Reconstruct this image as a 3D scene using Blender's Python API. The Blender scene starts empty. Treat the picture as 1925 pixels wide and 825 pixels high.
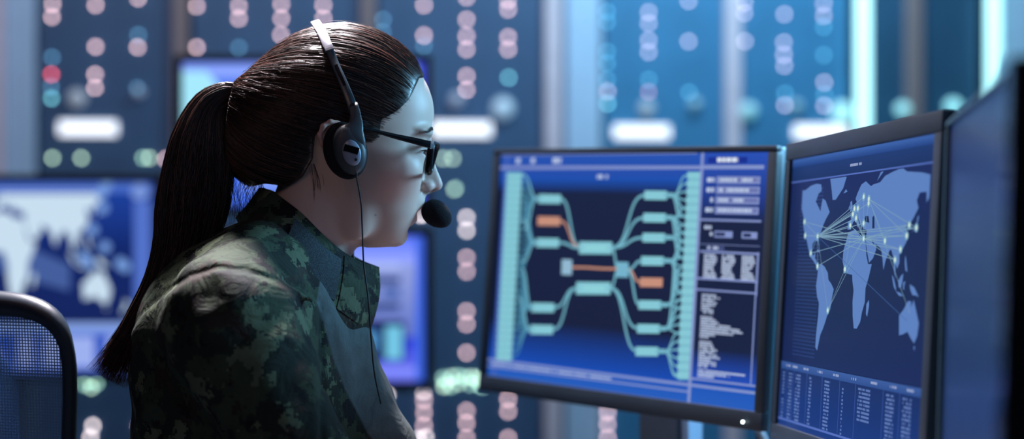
import bpy, math, random
import numpy as np
from mathutils import Vector, Matrix
from mathutils.geometry import tessellate_polygon
random.seed(7); rng = np.random.default_rng(7)
SC = bpy.context.scene; COL = SC.collection
F = 3000.0; CZ = 1.15            # focal length in pixels of the 1925 px wide frame, camera height in metres
R = math.radians

# ------------------------------------------------------------------ materials
def srgb(r, g, b):
    f = lambda c: (c/255/12.92) if c/255 <= .04045 else ((c/255+.055)/1.055)**2.4
    return (f(r), f(g), f(b), 1)
def mat(name, col, rough=.5, metal=0, spec=.5, emit=None, es=1, sss=0, coat=0, trans=0, noise=0, nscale=30, bump=0, bscale=200):
    m = bpy.data.materials.new(name); m.use_nodes = True
    nt = m.node_tree; b = nt.nodes['Principled BSDF']
    c = tuple(col)+(1,) if len(col) == 3 else col
    b.inputs['Base Color'].default_value = c
    b.inputs['Roughness'].default_value = rough; b.inputs['Metallic'].default_value = metal
    b.inputs['Specular IOR Level'].default_value = spec
    b.inputs['Coat Weight'].default_value = coat; b.inputs['Transmission Weight'].default_value = trans
    if emit: b.inputs['Emission Color'].default_value = tuple(emit)[:3]+(1,); b.inputs['Emission Strength'].default_value = es
    tc = nt.nodes.new('ShaderNodeTexCoord')
    if noise:
        n = nt.nodes.new('ShaderNodeTexNoise'); n.inputs['Scale'].default_value = nscale; n.inputs['Detail'].default_value = 5
        nt.links.new(tc.outputs['Object'], n.inputs['Vector'])
        r = nt.nodes.new('ShaderNodeValToRGB')
        r.color_ramp.elements[0].position = .3; r.color_ramp.elements[1].position = .7
        r.color_ramp.elements[0].color = tuple(x*(1-noise) for x in c[:3])+(1,)
        r.color_ramp.elements[1].color = tuple(min(1, x*(1+noise)) for x in c[:3])+(1,)
        nt.links.new(n.outputs['Fac'], r.inputs['Fac']); nt.links.new(r.outputs['Color'], b.inputs['Base Color'])
    if bump:
        n = nt.nodes.new('ShaderNodeTexNoise'); n.inputs['Scale'].default_value = bscale; n.inputs['Detail'].default_value = 3
        nt.links.new(tc.outputs['Object'], n.inputs['Vector'])
        bp = nt.nodes.new('ShaderNodeBump'); bp.inputs['Strength'].default_value = bump; bp.inputs['Distance'].default_value = .001
        nt.links.new(n.outputs['Fac'], bp.inputs['Height']); nt.links.new(bp.outputs['Normal'], b.inputs['Normal'])
    return m
M = {}
M['black'] = mat('black_plastic', (.012, .014, .018), .35, noise=.1)
M['black_gloss'] = mat('black_gloss_plastic', (.006, .006, .008), .12, coat=.5, noise=.1)
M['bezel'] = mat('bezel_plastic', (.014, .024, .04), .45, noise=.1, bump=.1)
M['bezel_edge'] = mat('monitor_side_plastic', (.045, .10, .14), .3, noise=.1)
M['grey_metal'] = mat('grey_metal', (.30, .33, .38), .35, metal=.6, noise=.1)
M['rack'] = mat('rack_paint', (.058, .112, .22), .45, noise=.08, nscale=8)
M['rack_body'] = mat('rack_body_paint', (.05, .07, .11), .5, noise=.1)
M['rack_teal_lit'] = mat('rack_paint_teal_lit', (.055, .22, .42), .45, noise=.08, nscale=8)  # teal light on the right-hand racks, put into the panel colour
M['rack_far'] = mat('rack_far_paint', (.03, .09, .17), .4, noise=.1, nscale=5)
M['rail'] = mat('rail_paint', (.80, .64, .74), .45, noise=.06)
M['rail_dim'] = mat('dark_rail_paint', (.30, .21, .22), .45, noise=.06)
M['pillar'] = mat('pillar_paint', (.50, .64, .86), .4, noise=.06)
M['foam'] = mat('foam', (.008, .008, .012), .95, spec=.2, bump=1, bscale=900, noise=.4, nscale=700)
M['cup'] = mat('cup_plastic', (.035, .042, .052), .42, noise=.1, bump=.2, bscale=1500)
M['slider'] = mat('slider_plastic', (.03, .045, .06), .3, noise=.1)
M['band'] = mat('brushed_band_metal', (.62, .63, .72), .28, metal=.9, noise=.08, nscale=80)
M['badge'] = mat('badge_silver', (.26, .28, .36), .4, metal=.3, noise=.08)
M['cable'] = mat('cable_rubber', (.01, .008, .012), .5, noise=.1)
M['frame'] = mat('glasses_acetate', (.004, .004, .006), .3, spec=.35, noise=.1)
M['clear'] = mat('clear_acetate', (.55, .65, .75), .1, trans=.8)
M['eye'] = None
M['column'] = mat('stand_grey_plastic', (.16, .19, .25), .4, noise=.1)
M['desk'] = mat('desk_laminate', (.10, .11, .13), .4, noise=.1, nscale=12)
M['floor'] = mat('floor_carpet', (.03, .04, .06), .8, noise=.3, nscale=60)
M['wall'] = mat('wall_paint', (.07, .11, .17), .6, noise=.1, nscale=4)
M['ceiling'] = mat('ceiling_tile', (.12, .14, .18), .7, noise=.05)
M['trouser'] = mat('trouser_cloth', (.03, .04, .03), .9, noise=.4, nscale=25)
M['boot'] = mat('boot_leather', (.01, .01, .01), .45, noise=.2)
def glass_mat():
    m = bpy.data.materials.new('lens_glass'); m.use_nodes = True; nt = m.node_tree
    nt.nodes.remove(nt.nodes['Principled BSDF']); out = nt.nodes['Material Output']
    t = nt.nodes.new('ShaderNodeBsdfTransparent'); g = nt.nodes.new('ShaderNodeBsdfGlossy'); g.inputs['Roughness'].default_value = .03
    lw = nt.nodes.new('ShaderNodeLayerWeight'); lw.inputs['Blend'].default_value = .08
    mx = nt.nodes.new('ShaderNodeMixShader'); nt.links.new(lw.outputs['Fresnel'], mx.inputs[0])
    nt.links.new(t.outputs[0], mx.inputs[1]); nt.links.new(g.outputs[0], mx.inputs[2]); nt.links.new(mx.outputs[0], out.inputs['Surface'])
    return m
M['lens'] = glass_mat()
def screen_mat(name, es, rough=.25, spec=.12):
    m = mat(name, (.004, .005, .008), rough, spec=spec); nt = m.node_tree; b = nt.nodes['Principled BSDF']
    a = nt.nodes.new('ShaderNodeAttribute'); a.attribute_name = 'Col'
    nt.links.new(a.outputs['Color'], b.inputs['Emission Color']); b.inputs['Emission Strength'].default_value = es
    return m
def led_mat(name, col, es):
    return mat(name, (.5, .5, .5), .4, emit=col, es=es)
def vc_mat(name, rough, spec=.5, sss=0, bump=.3, bscale=500):
    m = mat(name, (.5, .5, .5), rough, spec=spec, bump=bump, bscale=bscale); nt = m.node_tree; b = nt.nodes['Principled BSDF']
    a = nt.nodes.new('ShaderNodeAttribute'); a.attribute_name = 'Col'
    nt.links.new(a.outputs['Color'], b.inputs['Base Color'])
    if sss:
        b.inputs['Subsurface Weight'].default_value = sss; b.inputs['Subsurface Radius'].default_value = (1, .35, .2)
        b.inputs['Subsurface Scale'].default_value = .006
    return m
M['skin'] = vc_mat('skin', .5, .4, .25, .06, 1400)
def camo_mat():
    m = mat('camouflage_cloth', (.05, .05, .05), .85, spec=.25); nt = m.node_tree; b = nt.nodes['Principled BSDF']; N = nt.nodes; Lk = nt.links
    tc = N.new('ShaderNodeTexCoord'); sn = N.new('ShaderNodeVectorMath'); sn.operation = 'SNAP'
    sn.inputs[1].default_value = (.0024, .0024, .0024); Lk.new(tc.outputs['Object'], sn.inputs[0])
    cur = None
    def nz(scale, off, det=2):
        a = N.new('ShaderNodeVectorMath'); a.operation = 'ADD'; a.inputs[1].default_value = off; Lk.new(sn.outputs[0], a.inputs[0])
        n = N.new('ShaderNodeTexNoise'); n.inputs['Scale'].default_value = scale; n.inputs['Detail'].default_value = det; n.inputs['Roughness'].default_value = .6
        Lk.new(a.outputs[0], n.inputs['Vector']); return n.outputs['Fac']
    base = (.014, .022, .016, 1)
    layers = [(22, (0, 0, 0), .50, (.036, .055, .032, 1), 4), (26, (3, 1, 5), .57, (.030, .024, .019, 1), 4),
              (20, (9, 4, 2), .565, (.10, .13, .078, 1), 5), (30, (5, 8, 1), .60, (.006, .007, .008, 1), 4)]
    rgb = N.new('ShaderNodeRGB'); rgb.outputs[0].default_value = base; cur = rgb.outputs[0]
    for sc_, off, th, c, det in layers:
        g = N.new('ShaderNodeMath'); g.operation = 'GREATER_THAN'; g.inputs[1].default_value = th; Lk.new(nz(sc_, off, det), g.inputs[0])
        mx = N.new('ShaderNodeMix'); mx.data_type = 'RGBA'; Lk.new(g.outputs[0], mx.inputs[0]); Lk.new(cur, mx.inputs[6]); mx.inputs[7].default_value = c
        cur = mx.outputs[2]
    # plain grey-green stretch cloth where the attribute says so
    at = N.new('ShaderNodeAttribute'); at.attribute_name = 'Col'
    sp = N.new('ShaderNodeSeparateColor'); Lk.new(at.outputs['Color'], sp.inputs[0])
    mx = N.new('ShaderNodeMix'); mx.data_type = 'RGBA'; Lk.new(sp.outputs[0], mx.inputs[0]); Lk.new(cur, mx.inputs[6]); mx.inputs[7].default_value = (.10, .125, .13, 1)
    mult = N.new('ShaderNodeMix'); mult.data_type = 'RGBA'; mult.blend_type = 'MULTIPLY'; mult.inputs[0].default_value = .5
    n = N.new('ShaderNodeTexNoise'); n.inputs['Scale'].default_value = 60; Lk.new(tc.outputs['Object'], n.inputs['Vector'])
    Lk.new(mx.outputs[2], mult.inputs[6]); Lk.new(n.outputs['Fac'], mult.inputs[7])
    Lk.new(mult.outputs[2], b.inputs['Base Color'])
    n2 = N.new('ShaderNodeTexNoise'); n2.inputs['Scale'].default_value = 700; n2.inputs['Detail'].default_value = 2; Lk.new(tc.outputs['Object'], n2.inputs['Vector'])
    n3 = N.new('ShaderNodeTexNoise'); n3.inputs['Scale'].default_value = 28; n3.inputs['Detail'].default_value = 4; n3.inputs['Distortion'].default_value = 1.2; Lk.new(tc.outputs['Object'], n3.inputs['Vector'])
    b1 = N.new('ShaderNodeBump'); b1.inputs['Strength'].default_value = .35; b1.inputs['Distance'].default_value = .001; Lk.new(n2.outputs['Fac'], b1.inputs['Height'])
    b2 = N.new('ShaderNodeBump'); b2.inputs['Strength'].default_value = .6; b2.inputs['Distance'].default_value = .008; Lk.new(n3.outputs['Fac'], b2.inputs['Height'])
    Lk.new(b1.outputs[0], b2.inputs['Normal']); Lk.new(b2.outputs[0], b.inputs['Normal'])
    return m
M['camo'] = camo_mat()
M['velcro'] = mat('collar_patch_cloth', (.045, .06, .07), .95, spec=.2, bump=1, bscale=900, noise=.3, nscale=500)
def hair_mat():
    m = mat('dark_brown_hair', (.02, .01, .008), .36, spec=.45); nt = m.node_tree; b = nt.nodes['Principled BSDF']
    a = nt.nodes.new('ShaderNodeAttribute'); a.attribute_name = 'Col'; nt.links.new(a.outputs['Color'], b.inputs['Base Color'])
    return m
M['hair'] = hair_mat()
M['tie'] = mat('hair_tie_elastic', (.05, .035, .03), .7, bump=.5)
M['brow'] = mat('brow_hair', (.02, .012, .01), .6)
def mesh_cloth():
    m = mat('chair_mesh_weave', (.03, .055, .09), .55, spec=.5); nt = m.node_tree; N = nt.nodes; Lk = nt.links; b = N['Principled BSDF']
    tc = N.new('ShaderNodeTexCoord'); sp = N.new('ShaderNodeSeparateXYZ'); Lk.new(tc.outputs['Object'], sp.inputs[0])
    outs = []
    for k, per in ((0, .0034), (2, .0034)):
        mu = N.new('ShaderNodeMath'); mu.operation = 'MULTIPLY'; mu.inputs[1].default_value = 2*math.pi/per; Lk.new(sp.outputs[k], mu.inputs[0])
        s = N.new('ShaderNodeMath'); s.operation = 'SINE'; Lk.new(mu.outputs[0], s.inputs[0]); outs.append(s.outputs[0])
    p = N.new('ShaderNodeMath'); p.operation = 'MAXIMUM'; Lk.new(outs[0], p.inputs[0]); Lk.new(outs[1], p.inputs[1])
    g = N.new('ShaderNodeMath'); g.operation = 'GREATER_THAN'; g.inputs[1].default_value = .12; Lk.new(p.outputs[0], g.inputs[0])
    Lk.new(g.outputs[0], b.inputs['Alpha']); return m
M['weave'] = mesh_cloth(); M['weave'].node_tree.nodes['Principled BSDF'].inputs['Base Color'].default_value = (.12, .25, .44, 1)

# ------------------------------------------------------------------ object helpers
def setp(o, label=None, cat=None, group=None, kind=None):
    for k, v in (('label', label), ('category', cat), ('group', group), ('kind', kind)):
        if v: o[k] = v
    return o
def empty(name, loc, rz=0, **kw):
    o = bpy.data.objects.new(name, None); COL.objects.link(o); o.location = loc; o.rotation_euler = (0, 0, rz); o.empty_display_size = .05
    return setp(o, **kw)
def make(name, V, Fc, m, parent=None, smooth=True, cols=None, mats=None, midx=None, **kw):
    me = bpy.data.meshes.new(name)
    V = np.asarray(V, dtype=np.float32)
    if isinstance(Fc, np.ndarray):
        n, k = Fc.shape
        me.vertices.add(len(V)); me.vertices.foreach_set('co', V.ravel())
        me.loops.add(n*k); me.loops.foreach_set('vertex_index', Fc.astype(np.int32).ravel())
        me.polygons.add(n); me.polygons.foreach_set('loop_start', np.arange(0, n*k, k, dtype=np.int32))
        me.update(calc_edges=True)
    else:
        me.from_pydata(V.tolist(), [], [list(map(int, f)) for f in Fc])
    for x in (mats or [m]): me.materials.append(x)
    if midx is not None: me.polygons.foreach_set('material_index', np.asarray(midx, dtype=np.int32))
    if smooth: me.polygons.foreach_set('use_smooth', np.ones(len(me.polygons), dtype=bool))
    if cols is not None:
        a = me.color_attributes.new('Col', 'FLOAT_COLOR', 'POINT')
        c = np.ones((len(V), 4), np.float32); c[:, :3] = np.asarray(cols)[:, :3]; a.data.foreach_set('color', c.ravel())
    me.validate()
    o = bpy.data.objects.new(name, me); COL.objects.link(o)
    if parent is not None: o.parent = parent
    return setp(o, **kw)
class MB:
    def __init__(s): s.v = []; s.f = []
    def raw(s, V, Fc):
        n = len(s.v); s.v += [tuple(p) for p in V]; s.f += [[i+n for i in f] for f in Fc]; return s
    def box(s, c, d, b=0, rot=None):
        """box of size d at c, its edges chamfered by b"""
        hx, hy, hz = (x/2 for x in d); b = min(b, hx*.95, hy*.95, hz*.95)
        pts = []
        if b <= 0:
            V = [(x*hx, y*hy, z*hz) for x in (-1, 1) for y in (-1, 1) for z in (-1, 1)]
            Fc = [(0, 1, 3, 2), (4, 6, 7, 5), (0, 4, 5, 1), (2, 3, 7, 6), (0, 2, 6, 4), (1, 5, 7, 3)]
        else:
            import bmesh
            bm = bmesh.new(); bmesh.ops.create_cube(bm, size=1)
            for v in bm.verts: v.co = Vector((v.co.x*d[0], v.co.y*d[1], v.co.z*d[2]))
            bmesh.ops.bevel(bm, geom=bm.edges[:], offset=b, segments=2, affect='EDGES', profile=.6)
            bm.verts.index_update(); V = [tuple(v.co) for v in bm.verts]; Fc = [[v.index for v in f.verts] for f in bm.faces]; bm.free()
        V = [Vector(v) for v in V]
        if rot is not None: V = [rot @ v for v in V]
        return s.raw([(v.x+c[0], v.y+c[1], v.z+c[2]) for v in V], Fc)
    def tube(s, path, r, n=10, closed=False, sq=(1, 1), up=None):
        P = [Vector(p) for p in path]; k = len(P)
        rr = r if hasattr(r, '__len__') else [r]*k
        T = []
        for i in range(k):
            a = P[(i-1) % k] if (closed or i > 0) else P[i]; c = P[(i+1) % k] if (closed or i < k-1) else P[i]
            T.append((c-a).normalized())
        N0 = Vector(up) if up is not None else (Vector((0, 0, 1)) if abs(T[0].z) < .9 else Vector((1, 0, 0)))
        V = []; Nn = N0
        for i in range(k):
            Nn = (Nn - T[i]*Nn.dot(T[i])).normalized() if up is None else (N0 - T[i]*N0.dot(T[i])).normalized()
            B = T[i].cross(Nn)
            for j in range(n):
                a = 2*math.pi*j/n; V.append(P[i]+Nn*math.cos(a)*rr[i]*sq[0]+B*math.sin(a)*rr[i]*sq[1])
        Fc = []
        for i in range(k if closed else k-1):
            i2 = (i+1) % k
            for j in range(n): Fc.append((i*n+j, i*n+(j+1) % n, i2*n+(j+1) % n, i2*n+j))
        if not closed: Fc += [list(range(n))[::-1], [(k-1)*n+j for j in range(n)]]
        return s.raw(V, Fc)
    def sweep(s, path, wdir, w, t):
        """rectangular strip: w along wdir, t along the other normal"""
        P = [Vector(p) for p in path]; k = len(P); V = []
        for i in range(k):
            T = (P[min(i+1, k-1)]-P[max(i-1, 0)]).normalized(); W = Vector(wdir[i] if hasattr(wdir[0], '__len__') else wdir)
            W = (W-T*W.dot(T)).normalized(); B = T.cross(W); ww = w[i] if hasattr(w, '__len__') else w
            for a, b in ((-1, -.5), (-.8, -1), (.8, -1), (1, -.5), (1, .5), (.8, 1), (-.8, 1), (-1, .5)): V.append(P[i]+W*a*ww/2+B*b*t/2)
        Fc = [(i*8+j, i*8+(j+1) % 8, i*8+8+(j+1) % 8, i*8+8+j) for i in range(k-1) for j in range(8)]
        Fc += [list(range(8))[::-1], [(k-1)*8+j for j in range(8)]]
        return s.raw(V, Fc)
    def lathe(s, prof, c=(0, 0, 0), axis='z', n=24, sx=1, sy=1):
        V = []
        for r, h in prof:
            for j in range(n):
                a = 2*math.pi*j/n; p = (r*math.cos(a)*sx, r*math.sin(a)*sy, h)
                if axis == 'y': p = (p[0], p[2], p[1])
                if axis == 'x': p = (p[2], p[0], p[1])
                V.append((p[0]+c[0], p[1]+c[1], p[2]+c[2]))
        k = len(prof); Fc = [(i*n+j, i*n+(j+1) % n, (i+1)*n+(j+1) % n, (i+1)*n+j) for i in range(k-1) for j in range(n)]
        Fc += [list(range(n))[::-1], [(k-1)*n+j for j in range(n)]]
        return s.raw(V, Fc)
    def xf(s, A, off=(0, 0, 0)):
        s.v = [tuple(A @ Vector(v)+Vector(off)) for v in s.v]; return s
    def build(s, name, m, parent=None, smooth=False, **kw):
        o = make(name, s.v, s.f, m, parent, smooth=smooth, **kw)
        return o
def autosm(o, ang=40):
    me = o.data; me.polygons.foreach_set('use_smooth', np.ones(len(me.polygons), dtype=bool))
    try: me.set_sharp_from_angle(angle=R(ang))
    except Exception: pass
    return o
def spline(pts, n):
    """Catmull-Rom through the points"""
    P = np.array(pts, float); k = len(P); out = []
    Q = np.vstack([2*P[0]-P[1], P, 2*P[-1]-P[-2]])
    for t in np.linspace(0, k-1-1e-9, n):
        i = int(t); u = t-i; a, b, c, d = Q[i:i+4]
        out.append(.5*((2*b)+(-a+c)*u+(2*a-5*b+4*c-d)*u*u+(-a+3*b-3*c+d)*u**3))
    return np.array(out)

# ------------------------------------------------------------------ implicit surfaces
def surfnet(f, xs, ys, zs):
    s = f < 0; nx, ny, nz = f.shape; cs = (nx-1, ny-1, nz-1)
    ids_all = []; pts_all = []; quads = []
    G = (xs, ys, zs)
    for ax in range(3):
        sl0 = [slice(None)]*3; sl1 = [slice(None)]*3; sl0[ax] = slice(0, -1); sl1[ax] = slice(1, None)
        a = s[tuple(sl0)]; b = s[tuple(sl1)]; I = np.argwhere(a != b)
        f0 = f[tuple(sl0)][tuple(I.T)]; f1 = f[tuple(sl1)][tuple(I.T)]; t = f0/(f0-f1)
        P = np.stack([G[k][I[:, k]] for k in range(3)], 1).astype(float)
        P[:, ax] += t*(G[ax][I[:, ax]+1]-G[ax][I[:, ax]])
        o1, o2 = (ax+1) % 3, (ax+2) % 3; cells = []; ok_all = np.ones(len(I), bool)
        for d1, d2 in ((1, 1), (0, 1), (0, 0), (1, 0)):
            C = I.copy(); C[:, o1] -= d1; C[:, o2] -= d2
            ok = (C[:, o1] >= 0) & (C[:, o2] >= 0) & (C[:, o1] < cs[o1]) & (C[:, o2] < cs[o2])
            Cc = np.clip(C, 0, np.array(cs)-1); idn = (Cc[:, 0]*cs[1]+Cc[:, 1])*cs[2]+Cc[:, 2]
            ids_all.append(idn[ok]); pts_all.append(P[ok]); cells.append(idn); ok_all &= ok
        Q = np.stack(cells, 1)[ok_all]; ins = (f0 < 0)[ok_all]
        Q[~ins] = Q[~ins][:, ::-1]; quads.append(Q)
    ids = np.concatenate(ids_all); pts = np.concatenate(pts_all)
    u, inv = np.unique(ids, return_inverse=True); cnt = np.bincount(inv)
    V = np.stack([np.bincount(inv, pts[:, k])/cnt for k in range(3)], 1)
    Q = np.concatenate(quads); Q = np.searchsorted(u, Q)
    return V, Q
def ell(X, Y, Z, c, r):
    a = (X-c[0]); b = (Y-c[1]); d = (Z-c[2])
    k0 = np.sqrt((a/r[0])**2+(b/r[1])**2+(d/r[2])**2); k1 = np.sqrt((a/r[0]**2)**2+(b/r[1]**2)**2+(d/r[2]**2)**2)
    return k0*(k0-1)/np.maximum(k1, 1e-6)
def rcone(X, Y, Z, a, b, ra, rb, sy=1):
    ba = np.array(b, float)-np.array(a, float); L2 = (ba**2).sum()
    px, py, pz = X-a[0], Y-a[1], Z-a[2]
    h = np.clip((px*ba[0]+py*ba[1]+pz*ba[2])/L2, 0, 1)
    return np.sqrt((px-ba[0]*h)**2+((py-ba[1]*h)*sy)**2+(pz-ba[2]*h)**2)-(ra+(rb-ra)*h)
def smin(a, b, k):
    h = np.maximum(k-np.abs(a-b), 0)/k; return np.minimum(a, b)-h*h*k*.25
def smax(a, b, k): return -smin(-a, -b, k)
def poly2d(X, Z, pts):
    """signed distance to a polygon on 2-D arrays (negative inside)"""
    P = np.array(pts, float); d = np.full(np.broadcast(X, Z).shape, 1e9); ins = np.zeros(d.shape, bool)
    for i in range(len(P)):
        a, b = P[i], P[(i+1) % len(P)]; e = b-a; wx, wz = X-a[0], Z-a[1]
        h = np.clip((wx*e[0]+wz*e[1])/max((e**2).sum(), 1e-9), 0, 1)
        d = np.minimum(d, np.hypot(wx-e[0]*h, wz-e[1]*h))
        c = ((a[1] > Z) != (b[1] > Z)) & (X < (b[0]-a[0])*(Z-a[1])/(b[1]-a[1]+1e-12)+a[0]); ins ^= c
    return np.where(ins, -d, d)

# figure-local frame: x = facing direction, y = away from the camera, in 1/1700 m steps of the seated figure's own drawing
PX = 1/1700.0; HD = 1.765*1.006*1700
YAW = math.atan((962.5-640)/F); ROOT = Vector(((640-962.5)/F*1.765, 1.765, 0))
def L(u, v, y): return np.array([(u-640)*PX, y*PX, CZ+(350-v)*PX])
def Lv(V): return np.stack([(V[:, 0]-640)*PX, V[:, 1]*PX, CZ+(350-V[:, 2])*PX], 1)
def C(u, v, y):
    k = (HD+y)/HD; return L(640+(u-640)*k, 350+(v-350)*k, y)
RZ = Matrix.Rotation(YAW, 3, 'Z')
def Wd(p): return RZ @ Vector(p)+ROOT

# ------------------------------------------------------------------ camera
cam = bpy.data.cameras.new('camera'); co = bpy.data.objects.new('camera', cam); COL.objects.link(co); SC.camera = co
co.location = (0, 0, CZ); co.rotation_euler = (math.pi/2, 0, 0); cam.sensor_width = 36; cam.lens = F/1925*36
cam.shift_y = -(412.5-350)/1925; cam.clip_start = .05; cam.clip_end = 50
cam.dof.use_dof = True; cam.dof.focus_distance = 1.70; cam.dof.aperture_fstop = cam.lens/30.0
SC.view_settings.view_transform = 'Standard'; SC.view_settings.look = 'None'; SC.view_settings.exposure = 0; SC.view_settings.gamma = 1
SC.view_settings.use_curve_mapping = False
SC.cycles.use_adaptive_sampling = False; SC.cycles.use_denoising = True
SC.cycles.sample_clamp_indirect = 3; SC.cycles.max_bounces = 6; SC.cycles.transparent_max_bounces = 12

# ------------------------------------------------------------------ the person
def build_head():
    U0, U1, V0, V1 = 440, 852, 50, 600
    xs = np.concatenate([np.arange(U0, 690, 4.0), np.arange(690, 740, 2.6), np.arange(740, U1, 1.7)])
    zs = np.concatenate([np.arange(V0, 225, 3.2), np.arange(225, 475, 1.8), np.arange(475, V1, 4.5)])
    yh = np.concatenate([np.arange(0, 84, 2.0), np.arange(84, 160, 2.6)])
    ys = np.concatenate([-yh[:0:-1], yh])
    X = xs[:, None, None]; Z = zs[None, None, :]; AY = yh[None, :, None].astype(float)
    v = zs
    ip = lambda xp, fp: np.interp(v, xp, fp)[None, None, :]
    kv = [90, 120, 160, 200, 240, 280, 320, 360, 400, 430, 455, 480]
    sm = lambda fp: (lambda A: np.convolve(np.pad(A, 9, 'edge'), np.hanning(19)/np.hanning(19).sum(), 'valid'))(np.interp(v, kv, fp))[None, None, :]
    W = sm([30, 62, 96, 108, 113, 110, 103, 92, 77, 62, 45, 20]); xf = sm([740, 776, 800, 814, 808, 797, 795, 794, 788, 776, 764, 740])
    xc = sm([640, 640, 640, 642, 650, 665, 680, 692, 700, 704, 705, 700]); xb = sm([120, 120, 120, 120, 100, 90, 80, 70, 60, 50, 40, 30])
    rx = np.where(X > xc, xf-xc, xb)
    q = ((AY/W)**2.35+(np.abs(X-xc)/rx)**2.35)**(1/2.35)
    f = (q-1)*np.minimum(W, 90)*.9
    f = smax(f, 110-Z+0*X, 20)
    f = smax(f, (Z-(466-np.maximum(690-X, 0)*.42)), 22)
    f = smin(f, ell(X, AY, Z, (636, 0, 205), (172, 116, 145)), 18)
    f = smin(f, ell(X, AY, Z, (730, 66, 322), (52, 28, 34)), 34)           # cheekbone
    f = smin(f, ell(X, AY, Z, (668, 66, 405), (30, 22, 45)), 24)           # jaw angle
    f = smin(f, ell(X, AY, Z, (745, 0, 445), (22, 20, 20)), 16)            # chin
    f = smin(f, ell(X, AY, Z, (790, 38, 250), (20, 34, 9)), 16)            # brow ridge
    f = smax(f, -ell(X, AY, Z, (816, 54, 283), (23, 30, 15)), 18)          # eye socket
    f = smin(f, ell(X, AY, Z, (775, 50, 284), (23, 26, 19)), 18)            # lids
    f = smax(f, -ell(X, AY, Z, (800, 54, 288), (10, 21, 4.4)), 2.5)           # opening
    f = smin(f, rcone(X, AY, Z, (798, 0, 268), (820, 0, 338), 11, 10), 14)
    f = smin(f, rcone(X, AY, Z, (792, 0, 285), (806, 0, 350), 15, 14), 14) # nose bridge
    f = smin(f, ell(X, AY, Z, (819, 0, 347), (14, 13, 12)), 6)             # tip
    f = smin(f, ell(X, AY, Z, (801, 16, 351), (13, 9.5, 10.5)), 9)             # wing
    f = smin(f, ell(X, AY, Z, (795, 0, 352), (14, 16, 12)), 6)
    f = smax(f, -ell(X, AY, Z, (813, 11, 359.5), (8, 6, 5)), 2.5)             # nostril
    f = smax(f, -ell(X, AY, Z, (788, 30, 350), (5, 5, 12)), 8)             # crease beside the wing
    f = smin(f, ell(X, AY, Z, (780, 0, 381), (20, 32, 17)), 14)            # muzzle
    for k in range(6):
        a0, a1 = k/6, (k+1)/6
        up = lambda a: (794-22*a*a, 27*a, 388+8*a*a-2*math.sin(a*3)); lo = lambda a: (777-7*a*a, 25*a, 410-11*a*a)
        f = smin(f, rcone(X, AY, Z, up(a0), up(a1), 5.5-2.5*a0, 5.5-2.5*a1), 4)
        f = smin(f, rcone(X, AY, Z, lo(a0), lo(a1), 8.5-5*a0, 8.5-5*a1), 5)
    f = smax(f, -ell(X, AY, Z, (789, 0, 396.5), (19, 22, 3.4)), 2)         # parted mouth
    f = smax(f, -ell(X, AY, Z, (775, 0, 430), (12, 26, 6)), 9)             # under the lower lip
    prof = [(380, 0), (690, 0), (768, 100), (793, 142), (805, 165), (813, 188), (817, 210), (819, 235), (819.5, 247), (816, 258), (811.5, 270), (813, 287),
            (817, 306), (822, 320), (829, 335), (833, 346), (831, 354), (824, 359.5), (812, 362.5), (804, 367), (799.5, 373), (798, 379), (799.5, 385), (797, 390),
            (791, 393.5), (786, 396.5), (783, 400), (784.5, 407), (784, 416), (777, 423), (767.5, 427), (765.5, 433), (766.5, 441), (764, 452), (757, 460), (745, 464),
            (732, 464), (715, 465), (690, 466), (668, 474), (640, 500), (600, 560), (590, 640), (380, 640)]
    pd = poly2d(xs[:, None], zs[None, :], prof)[:, None, :]
    f = smin(f, rcone(X, AY, Z, (618, 0, 330), (552, 0, 540), 84, 90), 26)   # neck
    f = smax(f, pd, 2.5)
    # ear
    e = ell(X, AY, Z, (634, 118, 276), (20, 9, 38))
    pts = [(646, 120, 246), (636, 126, 237), (622, 131, 234), (609, 134, 242), (603, 134, 258), (608, 129, 274), (620, 122, 290), (630, 118, 310)]
    for a, b in zip(pts[:-1], pts[1:]): e = smin(e, rcone(X, AY, Z, a, b, 4.6, 4.6), 4)
    f = smin(f, e, 6)
    f = np.concatenate([f[:, :0:-1, :], f], 1).astype(np.float32)
    Vv, Q = surfnet(f, xs, ys, zs); Q = Q[:, ::-1]
    x, y, z = Vv.T; ay = np.abs(y)
    col = np.tile(np.array([.56, .40, .34]), (len(Vv), 1))
    def blend(mask, c):
        nonlocal col; mask = np.clip(mask, 0, 1)[:, None]; col = col*(1-mask)+np.array(c)*mask
    blend(.45*np.exp(-(((x-735)/38)**2+((z-345)/38)**2)), (.62, .29, .25))      # cheek
    blend(.5*np.exp(-(((x-815)/20)**2+((z-350)/16)**2)), (.62, .30, .27))       # nose tip
    blend(.5*((x < 660) & (ay > 112) & (z < 335)), (.62, .26, .22))             # ear
    lip = (x > 771) & (ay < 27) & (z > 383+(ay/27)**2*10) & (z < 419-(ay/27)**2*15) & ~((z < 386) & (x < 790))
    blend(lip*.75, (.42, .17, .17))
    br = np.exp(-((z-(250-7*np.sin(np.clip((ay-8)/60, 0, 1)*math.pi)+7*np.clip((24-ay)/14, 0, 1)))/3.0)**2)*(ay > 10)*(ay < 76)*(x > 740)
    blend(br*.5, (.07, .045, .04))
    blend(np.exp(-(((x-704)/1.6)**2+((z-403)/1.6)**2))*(y < 0), (.12, .06, .05))
    return Lv(Vv), Q, col
def simple_sdf(fn, lo, hi, step):
    xs, ys, zs = (np.arange(lo[k], hi[k]+step, step, dtype=float) for k in range(3))
    f = fn(xs[:, None, None], ys[None, :, None], zs[None, None, :]).astype(np.float32)
    return surfnet(f, xs, ys, zs)
VH, QH, CH = build_head()
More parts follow.
